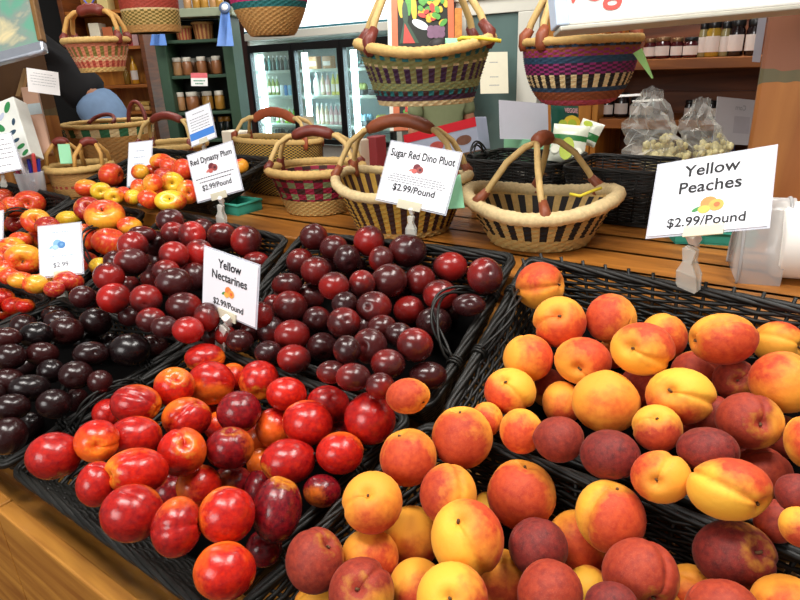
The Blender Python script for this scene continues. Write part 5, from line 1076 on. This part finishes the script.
def item(px, shelf, w_, h_, col, kind, lb, d=.16):
    z = (szs+[fzb])[shelf]+.001; p = on_d(px, 90, FD+d); M = ROOM @ Matrix.Translation((p.x, FD+d, z)); t = depth_of(ROOM @ Vector((p.x, FD+d, z))); k = t/F*.9; m = mat('pack_'+col, PLC[col], .35, var=.15)
    g = ['drinks and packs on the upper fridge shelf', 'drinks and packs on the second fridge shelf', 'drinks and packs on the third fridge shelf', 'packs on the fridge floor'][shelf]
    if kind == 'bottle': return bottle(M, w_*k/2, h_*k, m, mat('cap_white', '#e2e2e0', .4), lb, g, lab=LBL if h_ > 16 else None)
    if kind == 'can':
        r = thing('can', lb, 'can', M, g); r0, h = w_*k/2, h_*k; b = MB(); b.lathe([(r0*.8, 0), (r0, h*.06), (r0, h*.9), (r0*.85, h*.98)], 14); b.build('can_body', m, r); b = MB(); b.lathe([(r0*.85, h*.981), (r0*.86, h), (r0*.7, h)], 14); b.build('can_top', METAL, r); return r
    if kind == 'carton':
        r = thing('carton', lb, 'carton', M, g); a = w_*k/2; h = h_*k; b = MB(); b.box((-a, -a*.6, 0), (a, a*.6, h), 0, None, .003); b.build('carton_body', m, r); b = MB(); b.box((-a*.8, -a*.6-.001, h*.25), (a*.8, -a*.6, h*.6)); b.build('carton_label', LBL, r); return r
    if kind == 'tray':
        r = thing('produce_pack', lb, 'produce pack', M, g); a = w_*k/2; h = h_*k; b = MB(); b.box((-a, -.06, 0), (a, .06, h*.4), 0, None, .006); b.build('pack_tray', mat('pack_black', '#22282a', .4), r); b = MB()
        rr = random.Random(px)
        for q_ in range(7): b.ball((rr.uniform(-a*.7, a*.7), rr.uniform(-.04, .04), h*.5), (a*.3, .03, h*.4), 8)
        b.build('pack_contents', m, r); return r
n_ = 0
for i in range(7): item(268.5+i*4, 0, 4.4, 15, 'teal' if i % 2 else 'dark', 'bottle', '%s small dark bottle from the lit tube, first fridge door, top shelf' % ORD[i+1])
for i in range(3): item(270+i*4, 1, 4.4, 19, 'olive', 'bottle', '%s green bottle from the lit tube, first fridge door, second shelf' % ORD[i+1], .2)
for i, c in enumerate(('white', 'blue', 'sky', 'blue')): item(282+i*3.9, 1, 3.9, 11, c, 'can', ['white can beside the green bottles in the first fridge door', 'blue can beside the white one in the first fridge door', 'sky blue can between two blue ones, first fridge door', 'blue can nearest the frame of the first fridge door'][i], .12)
for i, c in enumerate(('green', 'pink', 'lime', 'lime', 'green', 'magenta')): item(275+i*4.2, 2, 4.4, 17, c, 'bottle', '%s small %s drink from the lit tube, first fridge door, third shelf' % (ORD[i+1], c))
for i, (px, h_) in enumerate(((317, 13), (331, 13))):
    item(px, 0, 13, h_, 'kraft', 'carton', ['brown carton on the shelf nearest the second light tube', 'brown carton nearest the frame of the second fridge door'][i]); 
item(317.5, 1, 8, 24, 'white', 'bottle', 'tall white jug on the second shelf of the middle fridge door')
for i, c in enumerate(('tan', 'pink')): item(323.5+i*5, 1, 5.5, 23, c, 'bottle', ['tan milk bottle beside the tall white jug', 'pinkish milk bottle two along from the white jug'][i])
for i in range(2): item(334+i*4.4, 1, 5, 24, 'yellow', 'bottle', ['yellow green bottle beside the pinkish milk bottle', 'yellow green bottle nearest the middle door frame'][i])
for i, c in enumerate(('tan', 'tan', 'tan', 'pink', 'pink', 'pink')): item(316+i*4.6, 2, 5, 22, c, 'bottle', '%s bottle from the second light tube, third shelf, %s drink' % (ORD[i+1], c))
for i, px in enumerate((362, 378)):
    item(px, 1, 15, 14, 'olive', 'tray', ['pack of dull green produce beside the third light tube, second shelf', 'pack of dull green produce nearest the fridge side, second shelf'][i]); item(px+2, 2, 15, 14, 'yellow' if i else 'sky', 'tray', ['pale blue produce pack, third fridge door, third shelf', 'yellow produce pack, third fridge door, third shelf'][i])
item(366, 0, 14, 9, 'teal', 'tray', 'dark teal produce pack on the top shelf of the third fridge door')
for i, px in enumerate((275, 290, 320, 336)): item(px, 3, 12, 9, 'dark' if i < 2 else 'teal', 'tray', ['dark pack on the fridge floor by the first light tube', 'dark pack on the fridge floor by the first door frame', 'teal pack on the fridge floor in the middle door', 'teal pack on the fridge floor at the middle door frame'][i])
M, w, h = plate((303,116),(314,116),(314,128),(303,128), depth_of(ROOM @ fz(308, 122, -.035)), 0); o = sheet(w, h, .002).build('paper_notice', mat('tan_notice', '#b5a58c', .7)); o.matrix_world = M; tag(o, 'small tan notice stuck low on the middle fridge door', 'notice')

# grey cooler with white frame
GD = (ROOMI @ at(490, 60, 4.25)).y
def gz(px, py, d=0): return on_d(px, py, GD+d)
g0, g1 = gz(456, 60).x, gz(538, 60).x; gw = g1-g0
gr_ = thing('glass_door_cooler', 'tall cooler with white frame and grey green glass door', 'cooler', ROOM @ Matrix.Translation((g0, GD, 0)))
def gb(name, lo, hi, m):
    b = MB(); b.box(lo, hi, 0, None, .004); return b.build(name, m, gr_)
gt = gz(490, 14).z; x0 = gz(466, 60).x-g0; x1 = gz(517, 60).x-g0
gb('frame_rail', (0, 0, gt), (gw, .06, gt+.09), WHT); gb('header', (0, -.02, gt+.091), (gw, .5, gt+.4), mat('cooler_header', '#e4e1d2', .4)); gb('frame_side', (0, 0, .3), (x0, .06, gt-.001), WHT); gb('frame_side', (x1, 0, .3), (gw, .06, gt-.001), WHT)
gb('door_glass', (x0+.001, .02, .3), (x1-.001, .03, gt-.001), mat('tinted_glass', '#5f7672', .08, var=.3, scale=4, coat=.3)); gb('body', (0, .061, 0), (gw, .6, gt), mat('cooler_body', '#8a948c', .5)); gb('kick_panel', (0, 0, 0), (gw, .06, .299), WHT)

# vegetable painting in front of the fridge
VT = 4.2
M, w, h = plate((385,-40),(454,-40),(455,128),(391,132), VT, 0)
r = thing('vegetable_painting', 'tall painting of fruit and vegetables in an orange frame', 'painting', M)
b = MB(); e = .038; b.box((-w/2, -h/2, -.03), (-w/2+e*.7, h/2, 0)); b.build('white_edge', WHT, r)
b = MB(); b.box((-w/2+e*.7, -h/2, -.02), (-w/2+e*1.8, h/2, .004)); b.box((w/2-e*1.1, -h/2, -.02), (w/2, h/2, .004)); b.box((-w/2+e*1.8, -h/2, -.02), (w/2-e*1.1, -h/2+e, .004)); b.build('frame', mat('orange_frame', '#c8683c', .5), r)
x0, x1 = -w/2+e*1.8, w/2-e*1.1; cw_ = x1-x0
b = MB(); b.box((x0, -h/2+e, -.02), (x1, h/2, -.001)); b.build('canvas', mat('canvas_dark', '#20231c', .7), r)
b = MB(); rr = random.Random(11); ky = h/168
def yy(py): return h/2-(py+40)*ky
for px, py, rx, ry, k, a in ((405, 2, 3, 15, 0, 0), (412, 0, 3, 15, 1, 0), (417, 6, 3, 14, 0, 0), (409, 12, 3, 12, 3, 0)): disc(b, x0+(px-402)/46*cw_, yy(py), rx*ky, ry*ky, .0003*k+.0002, k, 14, .05)
for q_ in range(70): disc(b, x0+rr.uniform(.40, .97)*cw_, yy(rr.uniform(-35, 24)), rr.uniform(3, 5)*ky, rr.uniform(2, 3)*ky, .0004+.0001*q_, rr.choice([0, 0, 1, 2, 1]), 10, rr.uniform(0, 3))
b.add([(x0+.03*cw_, yy(42), .0012), (x0+.42*cw_, yy(42), .0012), (x0+.14*cw_, yy(16), .0012)], [(0, 1, 2)], 3, False); b.add([(x0+.1*cw_, yy(42), .0016), (x0+.34*cw_, yy(42), .0016), (x0+.14*cw_, yy(22), .0016)], [(0, 1, 2)], 2, False)
disc(b, x0+.45*cw_, yy(24), 9*ky, 4*ky, .0034, 4, 16, -.5)
for q_ in range(6): disc(b, x0+(.66+.2*(q_ % 3)/2)*cw_, yy(29+5*(q_//3)), 4*ky, 4*ky, .0036+.0001*q_, 5)
for q_ in range(30): disc(b, x0+rr.uniform(.05, .95)*cw_, yy(rr.uniform(100, 124)), 3*ky, 2.4*ky, .0004+.0001*q_, rr.choice([0, 1, 2]), 10)
b.build('painted_vegetables', [mat('paint_yellow', '#d9b32c', .5, var=.3), mat('paint_green', '#4f9a36', .5, var=.3), mat('paint_red', '#c03a2c', .5, var=.3), mat('paint_leaf', '#23442c', .5), mat('paint_white', '#dfe6ea', .5), mat('paint_purple', '#7a5570', .5, var=.3)], r)
M, w, h = plate((455,8),(462,8),(462,48),(455,48), 4.15, 0); o = MB().box((-w/2, -h*2, -.03), (w/2, h/2, 0)).build('timber_batten', ORANGEW); o.matrix_world = M; tag(o, 'narrow orange wooden slat beside the vegetable painting', 'slat')

# brochure and dark box behind the striped basket
M, w, h = plate((403,135),(473,118),(478,150),(405,166), 1.72, -6)
r = thing('brochure_box', 'grey blue box with a red band and food pictures behind the striped basket', 'box', M)
b = MB(); b.box((-w/2, -h/2, -.05), (w/2, h/2, 0), 0, None, .002); b.build('box_body', mat('box_grey', '#9aa2b4', .5), r); b = MB(); b.box((-w/2, h*.22, .0004), (w/2, h/2, .001)); b.build('red_band', mat('brochure_red', '#c01f2c', .4), r)

for fx_, fy_, c_ in ((.32, -.1, '#6e4a3a'), (-.05, -.1, '#a84a44'), (-.36, -.15, '#6e4a3a')): b = MB(); disc(b, fx_*w, fy_*h, .1*w, .15*h, .0006, 0); b.build('food_picture', mat('food_'+c_.strip('#'), c_, .5, var=.4, scale=80), r)
for px, py, w_, h_, t, c, lb in ((352, 150, 24, 22, 1.85, '#c8b8a0', 'tan carton on the counter behind the checked basket'), (372, 146, 12, 20, 1.85, '#8a2c30', 'dark red carton beside the tan one'), (232, 136, 30, 10, 2.12, '#e4dcc8', 'cream carton standing behind the flat shoulder bag')):
    k = t/F; p = at(px, py+h_/2, t); z0 = CZ+.001; top = at(px, py-h_/2, t).z
    b = MB(); b.box((-w_*k/2, 0, z0), (w_*k/2, .05, top), 0, None, .003); o = b.build('carton', mat('ctn_'+c.strip('#'), c, .6)); o.matrix_world = Matrix.Translation((p.x, p.y, 0)) @ ROOM.to_3x3().to_4x4(); tag(o, lb, 'carton', 'cartons behind the baskets')

# ------------------------------------------------------------------ people
SKIN = mat('skin', '#b98262', .5, var=.08, scale=12); HAIR = mat('dark_hair', '#17100c', .6, var=.4, scale=60)
def skin(name, pts, edges, m, parent, lev=2):
    me = bpy.data.meshes.new(name); ks = list(pts); ix = {k: i for i, k in enumerate(ks)}
    me.from_pydata([pts[k][0] for k in ks], [(ix[a], ix[b]) for a, b in edges], []); me.materials.append(m); o = bpy.data.objects.new(name, me); COL.objects.link(o); o.parent = parent
    sk = o.modifiers.new('Skin', 'SKIN'); sk.use_smooth_shade = True
    for i, k in enumerate(ks): rr_ = pts[k][1]; me.skin_vertices[0].data[i].radius = rr_ if isinstance(rr_, tuple) else (rr_, rr_); me.skin_vertices[0].data[i].use_root = (i == 0)
    s = o.modifiers.new('Subdivision', 'SUBSURF'); s.levels = lev; s.render_levels = lev; return o
def person(label, M, P, shirt, pants, sleeve=.55, sc=1.0):
    """P: joints; x is where the person faces, z up"""
    r = thing('person', label, 'person', M @ Matrix.Scale(sc, 4)); V = {k: Vector(v) for k, v in P.items()}
    b = {'pelvis': (V['pelvis'], .12), 'waist': (V['pelvis'].lerp(V['chest'], .45), .105), 'chest': (V['chest'], .125), 'neck': (V['neck'], .052), 'head0': (V['neck'].lerp(V['head'], .55), .062), 'head': (V['head'], (.092, .085)), 'crown': (V['head']+(V['head']-V['neck']).normalized()*.07, (.07, .065))}
    ed = [('pelvis', 'waist'), ('waist', 'chest'), ('chest', 'neck'), ('neck', 'head0'), ('head0', 'head'), ('head', 'crown')]
    for s in 'lr':
        b['hip'+s] = (V['hip'+s], .085); b['knee'+s] = (V['knee'+s], .056); b['ank'+s] = (V['ank'+s], .04); b['toe'+s] = (V['ank'+s]+Vector((.16, 0, -.055)), .035)
        b['sh'+s] = (V['sh'+s], .058); b['elb'+s] = (V['elb'+s], .040); b['wri'+s] = (V['wri'+s], .028)
        ed += [('pelvis', 'hip'+s), ('hip'+s, 'knee'+s), ('knee'+s, 'ank'+s), ('ank'+s, 'toe'+s), ('chest', 'sh'+s), ('sh'+s, 'elb'+s), ('elb'+s, 'wri'+s)]
        d = (V['wri'+s]-V['elb'+s]).normalized(); sd = d.cross(Vector((1, 0, 0))); sd = sd.normalized() if sd.length > .1 else Vector((0, 1, 0)); fw_ = sd.cross(d).normalized(); pal = V['wri'+s]+d*.075
        b['palm'+s] = (pal, (.036, .018)); ed.append(('wri'+s, 'palm'+s))
        for k, (o_, L) in enumerate(((-.027, .07), (-.009, .082), (.009, .076), (.026, .06))):
            q0 = pal+fw_*o_+d*.02; q1 = q0+d*L*.55+sd*.006; q2 = q1+d*L*.4+sd*.016
            b['f%d%s' % (k, s)] = (q0, .0095); b['g%d%s' % (k, s)] = (q1, .0085); b['h%d%s' % (k, s)] = (q2, .007); ed += [('palm'+s, 'f%d%s' % (k, s)), ('f%d%s' % (k, s), 'g%d%s' % (k, s)), ('g%d%s' % (k, s), 'h%d%s' % (k, s))]
        q0 = V['wri'+s]+d*.04-fw_*.03; q1 = q0+d*.035-fw_*.015; b['t0'+s] = (q0, .011); b['t1'+s] = (q1, .009); ed += [('wri'+s, 't0'+s), ('t0'+s, 't1'+s)]
    skin('body', b, ed, SKIN, r)
    hd = V['head']; ax = (V['head']-V['neck']).normalized(); fx = Vector((1, 0, 0)); fx = (fx-ax*fx.dot(ax)).normalized(); sy = ax.cross(fx)
    fm = frame(fx, sy, ax, hd)
    f = MB(); f.ball((.088, 0, -.012), (.018, .014, .024), 10); f.ball((0, .084, -.01), (.018, .012, .03), 10); f.ball((0, -.084, -.01), (.018, .012, .03), 10); f.build('nose_and_ears', SKIN, r, fm)
    f = MB(); f.ball((.080, .032, .016), (.010, .014, .010), 8); f.ball((.080, -.032, .016), (.010, .014, .010), 8); f.build('eyes', mat('eye_white', '#e4ddd4', .3), r, fm)
    f = MB(); f.ball((.083, 0, -.05), (.008, .024, .007), 8); f.build('mouth', mat('lips', '#8f4a44', .5), r, fm)
    f = MB(); f.ball((-.016, 0, .045), (.100, .098, .088), 18); f.ball((-.05, 0, -.01), (.062, .09, .085), 14); f.build('hair', HAIR, r, fm)
    t = {'hem': (V['pelvis'].lerp(V['chest'], .08), (.172, .168)), 'waist': (V['pelvis'].lerp(V['chest'], .45), (.128, .118)), 'chest': (V['chest'], .142), 'collar': (V['chest'].lerp(V['neck'], .72), .075)}; te = [('hem', 'waist'), ('waist', 'chest'), ('chest', 'collar')]
    for s in 'lr':
        t['sh'+s] = (V['sh'+s], .073); t['sl'+s] = (V['sh'+s].lerp(V['elb'+s], sleeve), .064); te += [('chest', 'sh'+s), ('sh'+s, 'sl'+s)]
    skin('t_shirt', t, te, shirt, r)
    j = {'pelvis': (V['pelvis'], .15), 'top': (V['pelvis'].lerp(V['chest'], .30), .142)}; je = [('pelvis', 'top')]
    for s in 'lr':
        j['hip'+s] = (V['hip'+s]+Vector((-.02, 0, -.02)), .112); j['knee'+s] = (V['knee'+s], .078); j['cuff'+s] = (V['ank'+s]+Vector((0, 0, .03)), .066); je += [('pelvis', 'hip'+s), ('hip'+s, 'knee'+s), ('knee'+s, 'cuff'+s)]
    skin('trousers', j, je, pants, r)
    for s in 'lr':
        a = V['ank'+s]; f = MB(); f.ball((a.x+.06, a.y, a.z-.06), (.13, .05, .035), 12); f.build('shoe', BLACK, r)
    return r
DEN = mat('denim', '#7f9cc0', .8, var=.15, scale=25, bump=.3); BSH = mat('black_shirt', '#101013', .8); OLV = mat('olive_shirt', '#7d8560', .8, var=.1); KHK = mat('khaki', '#6b6450', .8)
hp_ = at(101, 106, 3.75); ang = PI+.25
M = Matrix.Translation((hp_.x, hp_.y, 0)) @ Matrix.Rotation(ang, 4, 'Z')
zz = hp_.z
person('person in a black shirt and light blue jeans bending over behind the baskets', M, {'pelvis': (0, 0, zz), 'chest': (.24, 0, zz+.30), 'neck': (.33, 0, zz+.44), 'head': (.40, 0, zz+.53), 'hipl': (-.01, .095, zz-.06), 'hipr': (-.01, -.095, zz-.06), 'kneel': (.06, .11, zz*.52), 'kneer': (.03, -.11, zz*.52), 'ankl': (-.02, .12, .095), 'ankr': (-.04, -.12, .095), 'shl': (.27, .17, zz+.33), 'shr': (.27, -.17, zz+.33), 'elbl': (.34, .22, zz+.07), 'elbr': (.34, -.22, zz+.07), 'wril': (.50, .17, zz-.06), 'wrir': (.50, -.17, zz-.06)}, BSH, DEN)
hp2 = at(441, 97, 3.6); s2 = .82
M = Matrix.Translation((hp2.x, hp2.y, 0)) @ Matrix.Rotation(PI/2+.2, 4, 'Z')
person('person in an olive green shirt standing before the grey cooler, face hidden by a basket', M, {'pelvis': (0, 0, .93), 'chest': (0, 0, 1.27), 'neck': (.01, 0, 1.45), 'head': (.02, 0, 1.58), 'hipl': (0, .09, .87), 'hipr': (0, -.09, .87), 'kneel': (.02, .1, .5), 'kneer': (.02, -.1, .5), 'ankl': (-.02, .1, .095), 'ankr': (-.02, -.1, .095), 'shl': (0, .17, 1.33), 'shr': (0, -.17, 1.33), 'elbl': (-.03, .22, 1.06), 'elbr': (-.03, -.22, 1.06), 'wril': (.08, .22, .84), 'wrir': (.08, -.22, .84)}, OLV, KHK, sc=s2)
